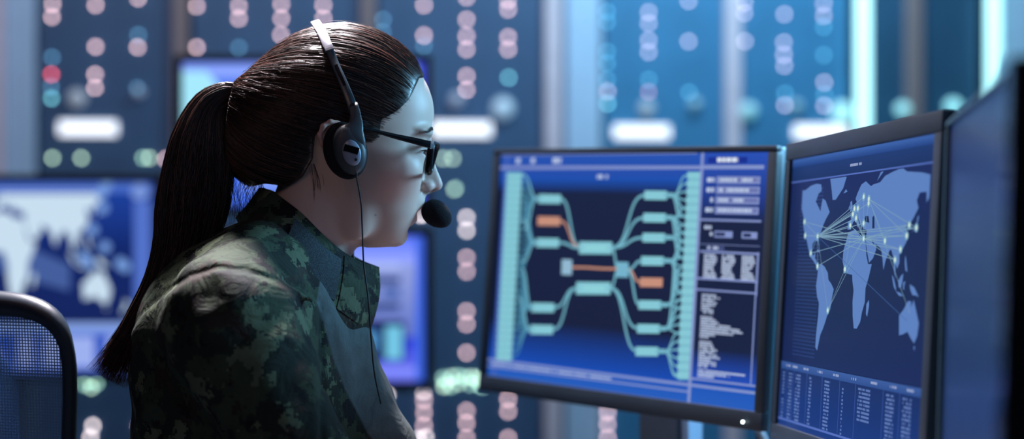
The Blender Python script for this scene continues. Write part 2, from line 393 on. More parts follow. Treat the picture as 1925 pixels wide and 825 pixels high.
# trunk, arms and legs of the body under the clothes; hands
def core(X, Y, Z):
    A = np.abs(Y)
    f = rcone(X, Y, Z, (556, 0, 520), (470, 0, 700), 70, 110)
    f = smin(f, ell(X, Y, Z, (465, 0, 680), (120, 190, 170)), 60)
    f = smin(f, ell(X, Y, Z, (450, 0, 1050), (120, 180, 300)), 60)
    f = smin(f, ell(X, Y, Z, (400, 0, 1390), (150, 240, 130)), 60)
    f = smin(f, rcone(X, A, Z, (450, 240, 590), (610, 290, 930), 62, 46), 30)
    f = smin(f, rcone(X, A, Z, (610, 290, 930), (880, 190, 1010), 44, 27), 20)
    return f
VB, QB = simple_sdf(core, (200, -380, 480), (940, 380, 1560), 13)
def hand(side):
    def fn(X, Y, Z):
        Y = Y*side
        f = rcone(X, Y, Z, (860, 190, 1008), (895, 182, 1016), 25, 25, 1)
        f = smin(f, ell(X, Y, Z, (950, 172, 1022), (62, 46, 17)), 20)
        for k, (dy, ln) in enumerate(((-34, 62), (-12, 74), (11, 70), (33, 54))):
            b = (1000-abs(dy)*.2, 168+dy, 1016); kn = (b[0]+ln*.55, b[1]+dy*.1, 1010); t = (b[0]+ln*1.05, b[1]+dy*.1, 1034)
            f = smin(f, rcone(X, Y, Z, b, kn, 14.5, 12.5), 6); f = smin(f, rcone(X, Y, Z, kn, t, 12.5, 10), 3)
        f = smin(f, rcone(X, Y, Z, (925, 140, 1020), (962, 112, 1028), 17, 14), 8); f = smin(f, rcone(X, Y, Z, (962, 112, 1028), (1000, 108, 1036), 13.5, 11), 4)
        return f
    lo, hi = (840, 80, 975), (1110, 250, 1055)
    if side < 0: lo, hi = (840, -250, 975), (1110, -80, 1055)
    return simple_sdf(fn, lo, hi, 4.5)
hv = [hand(1), hand(-1)]
Vs = [VH, Lv(VB)]+[Lv(h[0]) for h in hv]; Qs = [QH, QB[:, ::-1]]+[h[1][:, ::-1] for h in hv]
off = 0; VA = []; QA = []; CA = [CH]
for i, (a, b) in enumerate(zip(Vs, Qs)):
    VA.append(a); QA.append(b+off); off += len(a)
    if i: CA.append(np.tile([.56, .40, .34], (len(a), 1)))
person = make('person', np.concatenate(VA), np.concatenate(QA), M['skin'], cols=np.concatenate(CA),
              label='woman with long dark ponytail in a camouflage jacket, leaning toward the screens', cat='person')
person.location = ROOT; person.rotation_euler = (0, 0, YAW)

# eyes
def eye_mat():
    m = mat('eye', (.75, .75, .75), .08); nt = m.node_tree; N = nt.nodes; Lk = nt.links
    tc = N.new('ShaderNodeTexCoord'); d = N.new('ShaderNodeVectorMath'); d.operation = 'DISTANCE'
    v = Vector((1, 0, -.35)).normalized()*.0114; d.inputs[1].default_value = v
    Lk.new(tc.outputs['Object'], d.inputs[0]); r = N.new('ShaderNodeValToRGB'); r.color_ramp.interpolation = 'CONSTANT'
    e = r.color_ramp.elements; e[0].color = (.002, .002, .002, 1); e[1].position = .0022; e[1].color = (.05, .03, .02, 1)
    x = e.new(.0058); x.color = (.6, .58, .58, 1)
    Lk.new(d.outputs['Value'], r.inputs['Fac']); Lk.new(r.outputs['Color'], N['Principled BSDF'].inputs['Base Color']); return m
M['eye'] = eye_mat()
for sy in (-1, 1):
    prof = [(19.5*PX*math.sin(a), 19.5*PX*math.cos(a)) for a in np.linspace(.05, math.pi-.05, 18)]
    o = MB().lathe(prof, n=24).build('eye', M['eye'], person, smooth=True); o.location = L(776.5, 285, 54*sy)
    mb = MB()
    for k in range(22):                                        # lashes
        a = -1.1+2.2*k/21; b = Vector(L(776+22*math.cos(a), 284-1.5, sy*(54+23*math.sin(a)*.95)))
        dr = Vector((math.cos(a), sy*math.sin(a), -.25)); mb.tube([b, b+dr*.004+Vector((0, 0, -.0008)), b+dr*.0075+Vector((0, 0, .001))], [.00035, .0003, .0001], 4)
    mb.build('eyelashes', M['brow'], person)

# ------------------------------------------------------------------ hair
def strands(name, P, rad, cols, m, parent, **kw):
    """P: (n, k, 3) paths -> thin three-sided tubes"""
    n, k, _ = P.shape; T = np.gradient(P, axis=1); T /= np.linalg.norm(T, axis=2, keepdims=True)+1e-9
    ref = rng.normal(size=(n, 1, 3)); A = np.cross(T, ref); A /= np.linalg.norm(A, axis=2, keepdims=True)+1e-9; B = np.cross(T, A)
    ring = []
    for j in range(3):
        a = 2*math.pi*j/3; ring.append(P+(A*math.cos(a)+B*math.sin(a))*rad[:, :, None])
    V = np.stack(ring, 2).reshape(-1, 3)
    idx = (np.arange(n)[:, None]*k+np.arange(k-1)[None, :])*3
    Fq = [np.stack([idx+j, idx+(j+1) % 3, idx+3+(j+1) % 3, idx+3+j], -1).reshape(-1, 4) for j in range(3)]
    return make(name, V, np.concatenate(Fq), m, parent, cols=np.repeat(np.repeat(cols, k, 0), 3, 0), **kw)
hair_poly = [(797, 146), (792, 130), (780, 106), (752, 78), (705, 53), (650, 43), (600, 50), (560, 65), (520, 92), (490, 118), (465, 143), (446, 158), (438, 190),
             (432, 235), (431, 300), (440, 345), (470, 352), (500, 345), (545, 350), (572, 332), (590, 300), (594, 262), (602, 238), (625, 222), (655, 222), (672, 270),
             (700, 280), (716, 266), (731, 241), (752, 215), (768, 192), (778, 168), (786, 150)]
def hair_f(X, Y, Z, poly=True, pd=None):
    f = ell(X, Y, Z, (636, 0, 203), (180, 123, 160))
    f = smin(f, ell(X, Y, Z, (548, 0, 245), (142, 106, 126)), 40)
    f = smin(f, ell(X, Y, Z, (478, 0, 190), (50, 50, 50)), 50)
    f = smin(f, ell(X, Y, Z, (684, 0, 248), (46, 121, 46)), 16)
    if pd is not None: f = smax(f, pd, 7)
    return f
xs = np.arange(420, 806, 3.0); zs = np.arange(36, 362, 3.0); ys = np.arange(-132, 133, 3.3)
pd = poly2d(xs[:, None], zs[None, :], hair_poly)[:, None, :]
fh = hair_f(xs[:, None, None], ys[None, :, None], zs[None, None, :], pd=pd).astype(np.float32)
Vc, Qc = surfnet(fh, xs, ys, zs)
hair = make('hair', Lv(Vc), Qc[:, ::-1], M['hair'], person, cols=np.tile([.018, .009, .008], (len(Vc), 1)))
def hair_color(n, lo=(.004, .003, .003), hi=(.115, .038, .024), p=2.6):
    t = rng.random((n, 1))**p; return np.array(lo)*(1-t)+np.array(hi)*t
TIE = np.array([452., 0., 172.]); HC = np.array([600., 0., 215.])
def on_hair(D):
    """distance from HC along unit directions D to the swept hair surface"""
    lo = np.zeros(D.shape[:-1]); hi = np.full(D.shape[:-1], 320.)
    for _ in range(18):
        mid = (lo+hi)/2; p = HC+D*mid[..., None]; f = hair_f(p[..., 0], p[..., 1], p[..., 2]); ins = f < 0
        lo = np.where(ins, mid, lo); hi = np.where(ins, hi, mid)
    return lo
def inside_poly(x, z): return poly2d(x, z, hair_poly)
def cap_strands(n, lift, mode):
    S = []
    # start points spread over the surface, denser along the hairline
    while len(S) < n:
        d = rng.normal(size=(4000, 3)); d /= np.linalg.norm(d, axis=1, keepdims=True)
        r = on_hair(d); p = HC+d*r[:, None]; s = inside_poly(p[:, 0], p[:, 2]); ok = (s < 1)
        if mode == 'line': ok &= (s > -14)
        ok &= (p[:, 0] > 470)
        S += list(d[ok])
    D0 = np.array(S[:n]); D1 = (TIE-HC); D1 = D1/np.linalg.norm(D1); K = 18
    D1 = D1[None]+rng.normal(size=(n, 3))*.045
    t = np.linspace(0, 1, K)[None, :, None]
    om = np.arccos(np.clip((D0*D1).sum(1)/np.linalg.norm(D1, axis=1), -.98, .98))[:, None, None]
    D = (np.sin((1-t)*om)*D0[:, None]+np.sin(t*om)*D1[:, None])/np.sin(om)
    jit = np.cumsum(rng.normal(size=(n, K, 3))*.0016, axis=1); D = D+jit*lift
    D /= np.linalg.norm(D, axis=2, keepdims=True); r = on_hair(D)
    edge = np.clip(-inside_poly(HC[0]+(D*r[..., None])[..., 0], HC[2]+(D*r[..., None])[..., 2])/10, -1, 0)*0
    r = r+rng.random((n, 1))*2.2*lift+edge+.2*rng.normal(size=(n, K))
    P = HC+D*r[..., None]; sd = inside_poly(P[..., 0], P[..., 2])
    # pull in the strands where the outline is inside the ball of hair
    push = np.clip(sd, 0, 25)[..., None]; C0 = np.array([610., 0, 190.]); v = C0-P; v[..., 1] = 0; v /= np.linalg.norm(v, axis=2, keepdims=True)+1e-9
    P = P+v*push*1.0
    return Lv(P.reshape(-1, 3)).reshape(n, K, 3)
n = 6500
P = np.concatenate([cap_strands(4300, 1, 'all'), cap_strands(2200, 1, 'line')]); tt = np.linspace(0, 1, P.shape[1])[None]
rad = (.00034*(.7+.6*rng.random((n, 1))))*np.clip(np.minimum(tt*10+.25, 1), 0, 1)*np.ones((n, 1))
strands('hair_strands', P, rad, hair_color(n), M['hair'], hair)
nf = 170                                                          # flyaways
Pf = cap_strands(nf, 2.4, 'all'); Pf[:, :, 2] += (rng.random((nf, 1))*.0035)*np.sin(np.linspace(0, math.pi, Pf.shape[1]))[None]
strands('loose_hair', Pf[:, :12], np.full((nf, 12), .00012), hair_color(nf, hi=(.3, .2, .17)), M['hair'], hair)
# ponytail
cl = [(452, -4, 172, 13), (425, -8, 178, 22), (398, -14, 205, 36), (386, -20, 260, 56), (378, -26, 330, 66), (366, -34, 400, 66), (348, -44, 462, 52),
      (318, -52, 525, 36), (280, -54, 585, 26), (248, -52, 640, 22), (215, -48, 700, 20)]
def pony(t):  # centre and radius at t in 0..1
    A = np.array(cl, float); s = spline(A, 200); i = np.clip(t*199, 0, 199); j = i.astype(int); j2 = np.minimum(j+1, 199); w = (i-j)[..., None]; return s[j]*(1-w)+s[j2]*w
def pony_strands(n, spread=1.0, core=False, tmax=1.0):
    K = 30; a = rng.random(n)*2*math.pi; rr = np.sqrt(rng.random(n))*spread
    if not core: rr = .55+.45*rng.random(n)*spread
    end = tmax*(.80+.22*rng.random(n)); t = np.linspace(0, 1, K)[None]*end[:, None]
    S = pony(np.clip(t, 0, 1)); c = S[..., :3]; r = S[..., 3]
    T = np.gradient(c, axis=1); T /= np.linalg.norm(T, axis=2, keepdims=True)+1e-9
    Yv = np.array([0, 1, 0.]); Bn = np.cross(T, Yv); Bn /= np.linalg.norm(Bn, axis=2, keepdims=True)
    ph = a[:, None]+np.cumsum(rng.normal(size=(n, K))*.035, 1)+.3*np.sin(t*5)
    w = np.clip(r*rr[:, None]+rng.normal(size=(n, 1))*.8, 0, 200)
    tip = np.clip((t-.75)/.25, 0, 1)**2*rng.normal(size=(n, 1))*13
    P = c+Bn*(w*np.cos(ph)+tip)[..., None]+Yv*(w*np.sin(ph)*.6)[..., None]
    return Lv(P.reshape(-1, 3)).reshape(n, K, 3)
n = 3600; P = pony_strands(n)
tt = np.linspace(0, 1, P.shape[1])[None]; rad = .0004*(.6+.6*rng.random((n, 1)))*np.clip((1.02-tt)*6, .2, 1)
c_ = hair_color(n, hi=(.10, .042, .032), p=2.0)
pt = strands('ponytail', P, rad, c_, M['hair'], person)
mb = MB(); S = pony(np.linspace(0, .86, 40)); ks = .93
path = Lv(S[:, :3]); 
mb.tube(path, list(S[:, 3]*PX*.86*np.clip(np.linspace(1, .6, 40), 0, 1)), 20, up=(0, 1, 0), sq=(.6, 1))
o = mb.build('ponytail_core', M['hair'], pt, smooth=True, cols=np.tile([.014, .008, .007], (len(mb.v), 1)))
# wisps at the nape and under the ponytail
W_ = []
for k in range(90):
    a = rng.random(); s = np.array([438+a*60, -20-rng.random()*30, 330+rng.random()*20]); e = s+np.array([-4+rng.normal()*12, rng.normal()*5, 40+rng.random()*48])
    m_ = (s+e)/2+np.array([rng.normal()*8-4, 0, rng.normal()*3]); W_.append(spline([s, m_, e], 10))
NW = len(W_)
for k in range(9):
    a = rng.random(); s = np.array([582+a*16, -84, 300+rng.random()*20]); e = s+np.array([5+rng.normal()*5, 4, 60+rng.random()*60]); m_ = (s+e)/2+np.array([6+rng.normal()*3, -3, 0]); W_.append(spline([s, m_, e], 10))
W_ = Lv(np.array(W_).reshape(-1, 3)).reshape(-1, 10, 3)
for nm, q in (('nape_wisps', W_[:NW]), ('neck_wisps', W_[NW:])): strands(nm, q, np.full((len(q), 10), .00018), hair_color(len(q), hi=(.07, .03, .025)), M['hair'], hair)
mb = MB()
for q in (-.012, -.006, 0, .006):
    pth = [L(453+26*q*10+3*math.cos(a), 171+14*math.cos(a)*1.0+q*300*.3, 15*math.sin(a)) for a in np.linspace(0, 2*math.pi, 24, endpoint=False)]
    mb.tube(pth, 2.6*PX, 8, closed=True)
mb.build('hair_tie', M['tie'], person, smooth=True)
# eyebrow hairs, rooted on the brow
HX = (VH/PX)+np.array([640, 0, 0]); HZ = 350-(VH[:, 2]-CZ)/PX
for sy in (-1, 1):
    yy = HX[:, 1]*sy; arc = 250-7*np.sin(np.clip((yy-8)/60, 0, 1)*math.pi)+7*np.clip((24-yy)/14, 0, 1)
    ix = np.where((yy > 10) & (yy < 74) & (np.abs(HZ-arc) < 2.8-1.9*np.clip((yy-30)/44, 0, 1)) & (HX[:, 0] > 740))[0]
    ix = rng.choice(ix, min(110, len(ix)), replace=False); B_ = []
    for q in ix:
        p = np.array([HX[q, 0], HX[q, 1], HZ[q]]); B_.append(np.array([p, p+np.array([.6, 3.5*sy, -1.2]), p+np.array([-1.2, 7*sy, -1.6]), p+np.array([-3.6, 10.5*sy, -1.2])]))
    B_ = Lv(np.array(B_).reshape(-1, 3)).reshape(-1, 4, 3)
    strands('eyebrow', B_, np.full((len(B_), 4), .00016)*np.array([1, 1, .8, .4]), hair_color(len(B_), hi=(.05, .03, .025)), M['hair'], person)

# ------------------------------------------------------------------ jacket
yoke = [(243, 655), (262, 615), (290, 580), (335, 540), (385, 507), (430, 492), (480, 497), (530, 515), (575, 535), (600, 560)]
front = [(598, 555), (612, 600), (628, 660), (650, 720), (690, 800), (760, 900), (1500, 900), (1500, 300), (640, 300)]
def jacket_f(X, Y, Z):
    A = np.abs(Y)
    f = ell(X, Y, Z, (462, 0, 640), (205, 240, 215))
    f = smin(f, ell(X, Y, Z, (475, 0, 900), (225, 235, 330)), 80)
    f = smin(f, ell(X, Y, Z, (440, 0, 1200), (205, 260, 230)), 80)
    f = smin(f, rcone(X, A, Z, (520, 40, 480), (450, 205, 560), 78, 100), 50)
    f = smin(f, rcone(X, A, Z, (455, 225, 600), (625, 285, 915), 104, 82), 40)
    f = smin(f, rcone(X, A, Z, (625, 285, 915), (850, 200, 1000), 80, 42), 24)
    f = smin(f, rcone(X, Y, Z, (600, 0, 600), (690, 0, 860), 75, 95), 50)
    f = smax(f, Z-1400+0*X, 20)
    n1 = np.sin(X*.045+Z*.030+np.sin(Z*.021+A*.02)*1.6)*np.sin(Z*.018-X*.012+A*.03)
    n2 = np.sin(X*.021-Z*.05+np.sin(X*.03)*2+A*.02)
    f = f+3.6*n1+2.2*n2*np.clip((Z-430)/120, 0, 1)
    return f
xs = np.concatenate([np.arange(170, 720, 4.2), np.arange(720, 935, 7)]); ys = np.concatenate([np.arange(-400, -60, 5.0), np.arange(-60, 401, 8.0)]); zs = np.concatenate([np.arange(395, 860, 4.0), np.arange(860, 1420, 8.0)])
X2 = xs[:, None]; Z2 = zs[None, :]
yp = poly2d(X2, Z2, yoke+[(620, 1500), (200, 1500)])[:, None, :]
Xg, Yg, Zg = xs[:, None, None], ys[None, :, None], zs[None, None, :]
fj = jacket_f(Xg, Yg, Zg)
side = np.clip((np.abs(Yg)-60)/60, 0, 1)
fj = fj-side*9*np.clip(-yp/3+.5, 0, 1)+side*4*np.exp(-((yp-4)/5)**2)        # sleeve piece laid over the back piece
for a, b, r in (((455, -232, 505), (515, -236, 512), 7), ((515, -236, 512), (590, -225, 548), 6), ((470, -285, 560), (528, -292, 590), 7), ((420, -215, 512), (470, -240, 500), 7)):
    fj = smin(fj, rcone(Xg, Yg, Zg, a, b, r, r*.7), 16)
fj = smax(fj, -rcone(Xg, Yg, Zg, (568, 0, 470), (540, 0, 560), 92, 92), 6)      # neck opening
for s in (-1, 1): fj = smax(fj, -rcone(Xg, Yg, Zg, (830, 208*s, 1000), (990, 150*s, 1040), 34, 34), 3)
Vj, Qj = surfnet(fj.astype(np.float32), xs, ys, zs)
m_ = np.clip(-poly2d(Vj[:, 0], Vj[:, 2], front)/3+.5, 0, 1)*(Vj[:, 1] < 330)
jacket = make('jacket', Lv(Vj), Qj[:, ::-1], M['camo'], person, cols=np.stack([m_, m_, m_], 1), label='camouflage jacket with plain grey chest panel')
# stand collar as a thick open band
def collar_grid(offs):
    top = [(493, 352, 0), (520, 362, -52), (572, 398, -82), (625, 452, -78), (672, 486, -48), (711, 503, -10)]
    bot = [(446, 412, 0), (470, 432, -80), (530, 492, -118), (600, 556, -120), (660, 612, -80), (686, 640, -20)]
    mid = [(470, 380, 0), (498, 398, -68), (553, 448, -106), (614, 505, -104), (676, 540, -66), (706, 556, -14)]
    n = 56; G = []
    half = [spline(q, n) for q in (top, mid, bot)]
    V = []
    for i in range(-(n-1), n):
        j = abs(i); s = -1 if i < 0 else 1
        a, b, c = (h[j].copy() for h in half)
        for k, t in enumerate(np.linspace(0, 1, 14)):
            p = a*(1-t)*(1-2*t)+b*4*t*(1-t)+c*t*(2*t-1)
            w = .9*math.sin(j*.5+t*3)+1.5*math.sin(j*.21+t*5+s)
            y = -p[1]*s; x = p[0]; z = p[2]
            nx, ny = (x-560)/90, y/90; ln = math.hypot(nx, ny)+1e-6
            x += nx/ln*(offs+w*.8); y += ny/ln*(offs+w*.8)
            V.append((x, y, z))
    return np.array(V), 2*n-1, 14
# points are (u, v, y): reorder
def collar_fix(q): return q
def band_mesh(name, m, parent, off0, off1, ir=None, jr=None):
    def grid(offs):
        top = [(493, 0, 352), (518, -52, 362), (568, -84, 398), (622, -80, 452), (668, -50, 486), (711, -8, 503)]
        mid = [(472, 0, 380), (497, -72, 398), (550, -110, 448), (612, -108, 508), (674, -68, 545), (707, -12, 560)]
        bot = [(446, 0, 408), (468, -84, 430), (528, -128, 492), (598, -128, 560), (652, -86, 618), (684, -16, 648)]
        n = 56; hs = [spline(q, n) for q in (top, mid, bot)]; V = []
        for i in range(-(n-1), n):
            j = abs(i); s = -1 if i < 0 else 1; a, b, c = (h[j] for h in hs)
            for t in np.linspace(0, 1, 15):
                p = a*(1-t)*(1-2*t)+b*4*t*(1-t)+c*t*(2*t-1); y = p[1]*s; x, z = p[0], p[2]
                w = 1.2*math.sin(j*.45+t*3)+1.8*math.sin(j*.19+t*5+s); nx, ny = (x-565), y; ln = math.hypot(nx, ny)+1e-6
                V.append((x+nx/ln*(offs+w), y+ny/ln*(offs+w), z+w*.4))
        return np.array(V), 2*n-1, 15
    V0, ni, nj = grid(off0); V1, _, _ = grid(off1)
    i0, i1 = ir or (0, ni-1); j0, j1 = jr or (0, nj-1)
    idx = lambda k, i, j: k*ni*nj+i*nj+j
    Fc = []
    for i in range(i0, i1):
        for j in range(j0, j1):
            Fc.append((idx(1, i, j), idx(1, i+1, j), idx(1, i+1, j+1), idx(1, i, j+1)))
            Fc.append((idx(0, i, j+1), idx(0, i+1, j+1), idx(0, i+1, j), idx(0, i, j)))
        for j in (j0, j1): Fc.append((idx(0, i, j), idx(0, i+1, j), idx(1, i+1, j), idx(1, i, j)))
    for j in range(j0, j1):
        for i in (i0, i1): Fc.append((idx(0, i, j), idx(0, i, j+1), idx(1, i, j+1), idx(1, i, j)))
    V = np.concatenate([V0, V1]); used = sorted({k for f in Fc for k in f}); rm = {k: i for i, k in enumerate(used)}
    V = V[used]; Fc = [[rm[k] for k in f] for f in Fc]
    o = make(name, Lv(V), Fc, m, parent, cols=np.zeros((len(V), 3))); autosm(o, 50); return o
collar = band_mesh('collar', M['camo'], jacket, -2, 2.5)
nn = 56
# near side is i with s=+1 (y negative): indices above nn-1
band_mesh('collar_patch', M['velcro'], collar, 2.0, 4.6, ir=(nn-1+21, nn-1+37), jr=(2, 11))
band_mesh('collar_trim', M['camo'], collar, 2.0, 4.2, ir=(nn-1+38, nn-1+46), jr=(1, 12))
# trousers, boots
def legs(X, Y, Z):
    A = np.abs(Y); f = ell(X, Y, Z, (400, 0, 1400), (180, 265, 140))
    f = smin(f, rcone(X, A, Z, (440, 150, 1430), (1080, 170, 1440), 115, 92), 40)
    f = smin(f, rcone(X, A, Z, (1080, 170, 1440), (1120, 170, 2130), 92, 72), 20); return f
Vt, Qt = simple_sdf(legs, (200, -420, 1240), (1230, 420, 2230), 14)
make('trousers', Lv(Vt), Qt[:, ::-1], M['trouser'], person)
for s in (-1, 1):
    def boot(X, Y, Z):
        f = rcone(X, Y, Z, (1120, 170*s, 2080), (1125, 170*s, 2230), 66, 64); f = smin(f, ell(X, Y, Z, (1210, 175*s, 2265), (165, 62, 50)), 30); return smax(f, Z-2302+0*X, 4)
    Vt, Qt = simple_sdf(boot, (1030, 170*s-90, 2000), (1400, 170*s+90, 2310), 9); make('boot', Lv(Vt), Qt[:, ::-1], M['boot'], person)

# ------------------------------------------------------------------ glasses
Lr = L(808, 270, 0)
gl = empty('eyeglasses', Wd(Lr), YAW, label='black rectangular eyeglasses worn on the face of the woman', cat='glasses')
g = lambda p: Vector(p)-Vector(Lr)
def rim_pt(s, t, sy, ex=0): return g(L(806+15*s-7*t-10*s*t+ex, 269+58*t, sy*(100-80*s)))
for sy in (-1, 1):
    path = []
    for a in np.linspace(0, 2*math.pi, 40, endpoint=False):
        c, s_ = math.cos(a), math.sin(a); e = .45
        path.append(rim_pt(.5+.5*math.copysign(abs(c)**e, c), .5+.5*math.copysign(abs(s_)**e, s_), sy))
    MB().tube(path, 3.2*PX, 10, closed=True, sq=(2.1, 1), up=(1, 0, -.15)).build('rim', M['frame'], gl, smooth=True)
    V = [rim_pt(.5+.47*math.copysign(abs(math.cos(a))**.45, math.cos(a)), .5+.47*math.copysign(abs(math.sin(a))**.45, math.sin(a)), sy) for a in np.linspace(0, 2*math.pi, 40, endpoint=False)]
    V2 = [p+Vector((.0012, 0, 0)) for p in V]; Fc = [list(range(40)), list(range(79, 39, -1))]+[(i, (i+1) % 40, 40+(i+1) % 40, 40+i) for i in range(40)]
    make('lens', V+V2, Fc, M['lens'], gl, smooth=False)
    pth = [g(C(811, 271, -102*1)*np.array([1, -sy*-1 if False else 1, 1])) for _ in range(1)]
    def gy(u, v, y): p = C(u, v, -y); p[1] = y*PX*sy; return g(p)
    pth = [gy(810, 271, 104), gy(806, 271, 107), gy(780, 264.5, 112), gy(745, 256.5, 118), gy(712, 248, 124), (gy(680, 240, 128)), gy(640, 236, 130), gy(612, 262, 126)]
    V = MB().sweep(pth, (0, 0, 1), [14*PX, 13.5*PX, 12*PX, 9.5*PX, 7*PX, 6*PX, 5*PX, 5*PX], 3.2*PX)
    autosm(V.build('temple_arm', M['frame'], gl), 60)
    MB().sweep([gy(815, 272, 101), gy(808, 271.5, 106)], (0, 0, 1), 15*PX, 4.4*PX).build('hinge_cap', M['clear'], gl, label='clear shiny end piece')
MB().tube([rim_pt(1, .25, -1), g(L(825, 278, 0)), rim_pt(1, .25, 1)], 3.4*PX, 8).build('bridge', M['frame'], gl, smooth=True)

# ------------------------------------------------------------------ headset
Lr = L(655, 280, -150)
hs = empty('headset', Wd(Lr), YAW, label='black headset with silver headband worn over the hair of the woman', cat='headset')
arch = [(592, 40, 0), (597, 47, -34), (606, 62, -62), (617, 88, -90), (628, 116, -111), (641, 146, -130), (655, 180, -145), (666, 212, -153), (673, 242, -158)]
def out_of_hair(u, v, y):
    yy = -y
    for _ in range(60):
        k = (HD-yy)/HD; uu, vv = 640+(u-640)*k, 350+(v-350)*k
        if hair_f(uu, -yy, vv) > 4.5: break
        yy += 2
    return (u, v, -yy)
arch = [arch[0]]+[out_of_hair(*p) for p in arch[1:]]
def hp(u, v, y): return g(C(u, v, y))
A9 = spline(arch, 60); near = [hp(*p) for p in A9]
far = [Vector((p.x, -p.y-2*Lr[1], p.z)) for p in near]
metal = far[24:0:-1]+near[:25]
wd = [Vector((.85, 0, .25))]*len(metal)
autosm(MB().sweep(metal, wd, 17*PX, 2.2*PX).build('headband', M['band'], hs, label='silver metal headband'), 60)
for sgn, ln in ((-1, near), (1, far)):
    sl = ln[23:]; n = len(sl)
    w = [15*PX]*10+list(np.linspace(15, 19, n-10)*PX)
    ob = MB().sweep(sl, Vector((.95, 0, .3)), w, 5*PX); autosm(ob.build('slider', M['slider'], hs), 60)
    ob = MB().sweep([p+Vector((.0005, sgn*.0022, 0)) for p in ln[31:41]], Vector((.95, 0, .3)), 6*PX, 2.0*PX); ob.build('slot', M['black_gloss'], hs)
    MB().sweep([p+Vector((0, sgn*.001, 0)) for p in ln[22:25]], Vector((.95, 0, .3)), 18*PX, 5.5*PX).build('end_clip', M['band'], hs)
    yc = -1 if sgn < 0 else 1
    def q(u, v, y):
        p = C(u, v, -y); p[1] = sgn*y*PX; return g(p)
    # soft pad: puffed ellipse
    def disc(cu, cv, ru, rv, tilt, prof, m, name, lab=None, n=40, egg=0):
        V = []; ct, st = math.cos(tilt), math.sin(tilt)
        for s, y in prof:
            for j in range(n):
                a = 2*math.pi*j/n; x = ru*s*math.cos(a)*(1-egg*math.sin(a)); z = rv*s*math.sin(a)
                V.append(q(cu+x*ct-z*st, cv+x*st+z*ct, y))
        k = len(prof); Fc = [(i*n+j, i*n+(j+1) % n, (i+1)*n+(j+1) % n, (i+1)*n+j) for i in range(k-1) for j in range(n)]+[list(range(n))[::-1], [(k-1)*n+j for j in range(n)]]
        if sgn > 0: Fc = [list(f)[::-1] for f in Fc]
        o = make(name, V, [list(f)[::-1] for f in Fc], m, hs, label=lab); autosm(o, 70); return o
    disc(649, 283, 41, 55, R(-14), [(.82, 132), (.95, 136), (1, 143), (.99, 150), (.93, 156), (.8, 159), (.5, 160)], M['foam'], 'ear_pad')
    disc(657, 281, 31, 48, R(-12), [(1, 156), (1.0, 161), (.96, 167), (.86, 171.5), (.6, 174.5), (.2, 176), (.02, 176)], M['cup'], 'ear_cup')
    disc(661, 287, 17, 25, R(-14), [(1, 173), (1, 175.6), (.94, 177), (.5, 178.2), (.02, 178.5)], M['badge'], 'badge', 'silver oval badge on the ear cup')
    c = q(660.5, 280.5, 178.3); rt = Matrix.Rotation(R(16), 3, 'Y')
    MB().box(c, (27*PX, 3.2*PX, 12.5*PX), .3*PX, rot=rt).build('badge_window', M['black_gloss'], hs)
    c2 = q(669, 300, 178); MB().lathe([(2.6*PX, -.0012), (2.6*PX, .0006)], c2, 'y', 12).build('badge_dot', M['cable'], hs)
    # stem joining arm and cup
    pth = [q(*p) for p in spline([(663, 194, 150), (668, 215, 158), (668, 232, 164), (664, 246, 168), (660, 262, 169), (658, 280, 166)], 16)]
    MB().tube(pth, list(np.interp(np.linspace(0, 1, 16), [0, .25, .5, .75, 1], [8.5*PX, 10*PX, 16*PX, 25*PX, 28*PX])), 20, up=(0, 1, 0), sq=(.22, 1)).build('yoke_arm', M['cup'], hs, smooth=True)
# cables
cab = [(670, 326, -172), (671, 338, -160), (674, 352, -150), (679, 385, -140), (680.5, 420, -134), (682, 462, -130), (684, 500, -128), (690, 545, -130), (694, 585, -132), (697, 630, -128), (701, 680, -120), (706, 715, -118), (716, 760, -130)]
MB().tube([g(C(*p)) for p in spline(cab, 60)], 1.5*PX, 8).build('cable', M['cable'], hs, smooth=True)
cab = [(648, 335, 170), (655, 420, 120), (663, 462, 60), (665, 486, 40), (680, 530, 40), (690, 575, 40), (680, 628, 20), (681, 645, 10), (686, 668, 0), (688, 695, -20), (696, 740, -30)]
MB().tube([g(C(*p)) for p in spline(cab, 60)], 2.2*PX, 8).build('cable', M['cable'], hs, smooth=True)
# microphone foam and boom from the far cup
mc = np.array([820.5, 402.5]); mdir = np.array([math.cos(R(38)), math.sin(R(38))]); V = []; n = 28
prof = [(31*math.cos(a)*1.0, 24.5*math.sin(a)*(1-.10*math.cos(a))) for a in np.linspace(.06, math.pi-.06, 20)]
for h, r_ in prof:
    for j in range(n):
        a = 2*math.pi*j/n; x = h*mdir[0]-r_*math.cos(a)*mdir[1]; z = h*mdir[1]+r_*math.cos(a)*mdir[0]; V.append(g(L(mc[0]+x, mc[1]+z, -16+r_*math.sin(a))))
Fc = [(i*n+j, i*n+(j+1) % n, (i+1)*n+(j+1) % n, (i+1)*n+j) for i in range(19) for j in range(n)]+[list(range(n))[::-1], [19*n+j for j in range(n)]]
make('microphone_foam', V, [list(f)[::-1] for f in Fc], M['foam'], hs)
bm_ = [(822, 402, -8), (822, 400, 10), (812, 398, 40), (790, 388, 80), (750, 365, 120), (700, 325, 150), (668, 290, 172)]
MB().tube([g(L(*p)) for p in spline(bm_, 40)], 2.6*PX, 8).build('microphone_boom', M['cable'], hs, smooth=True)

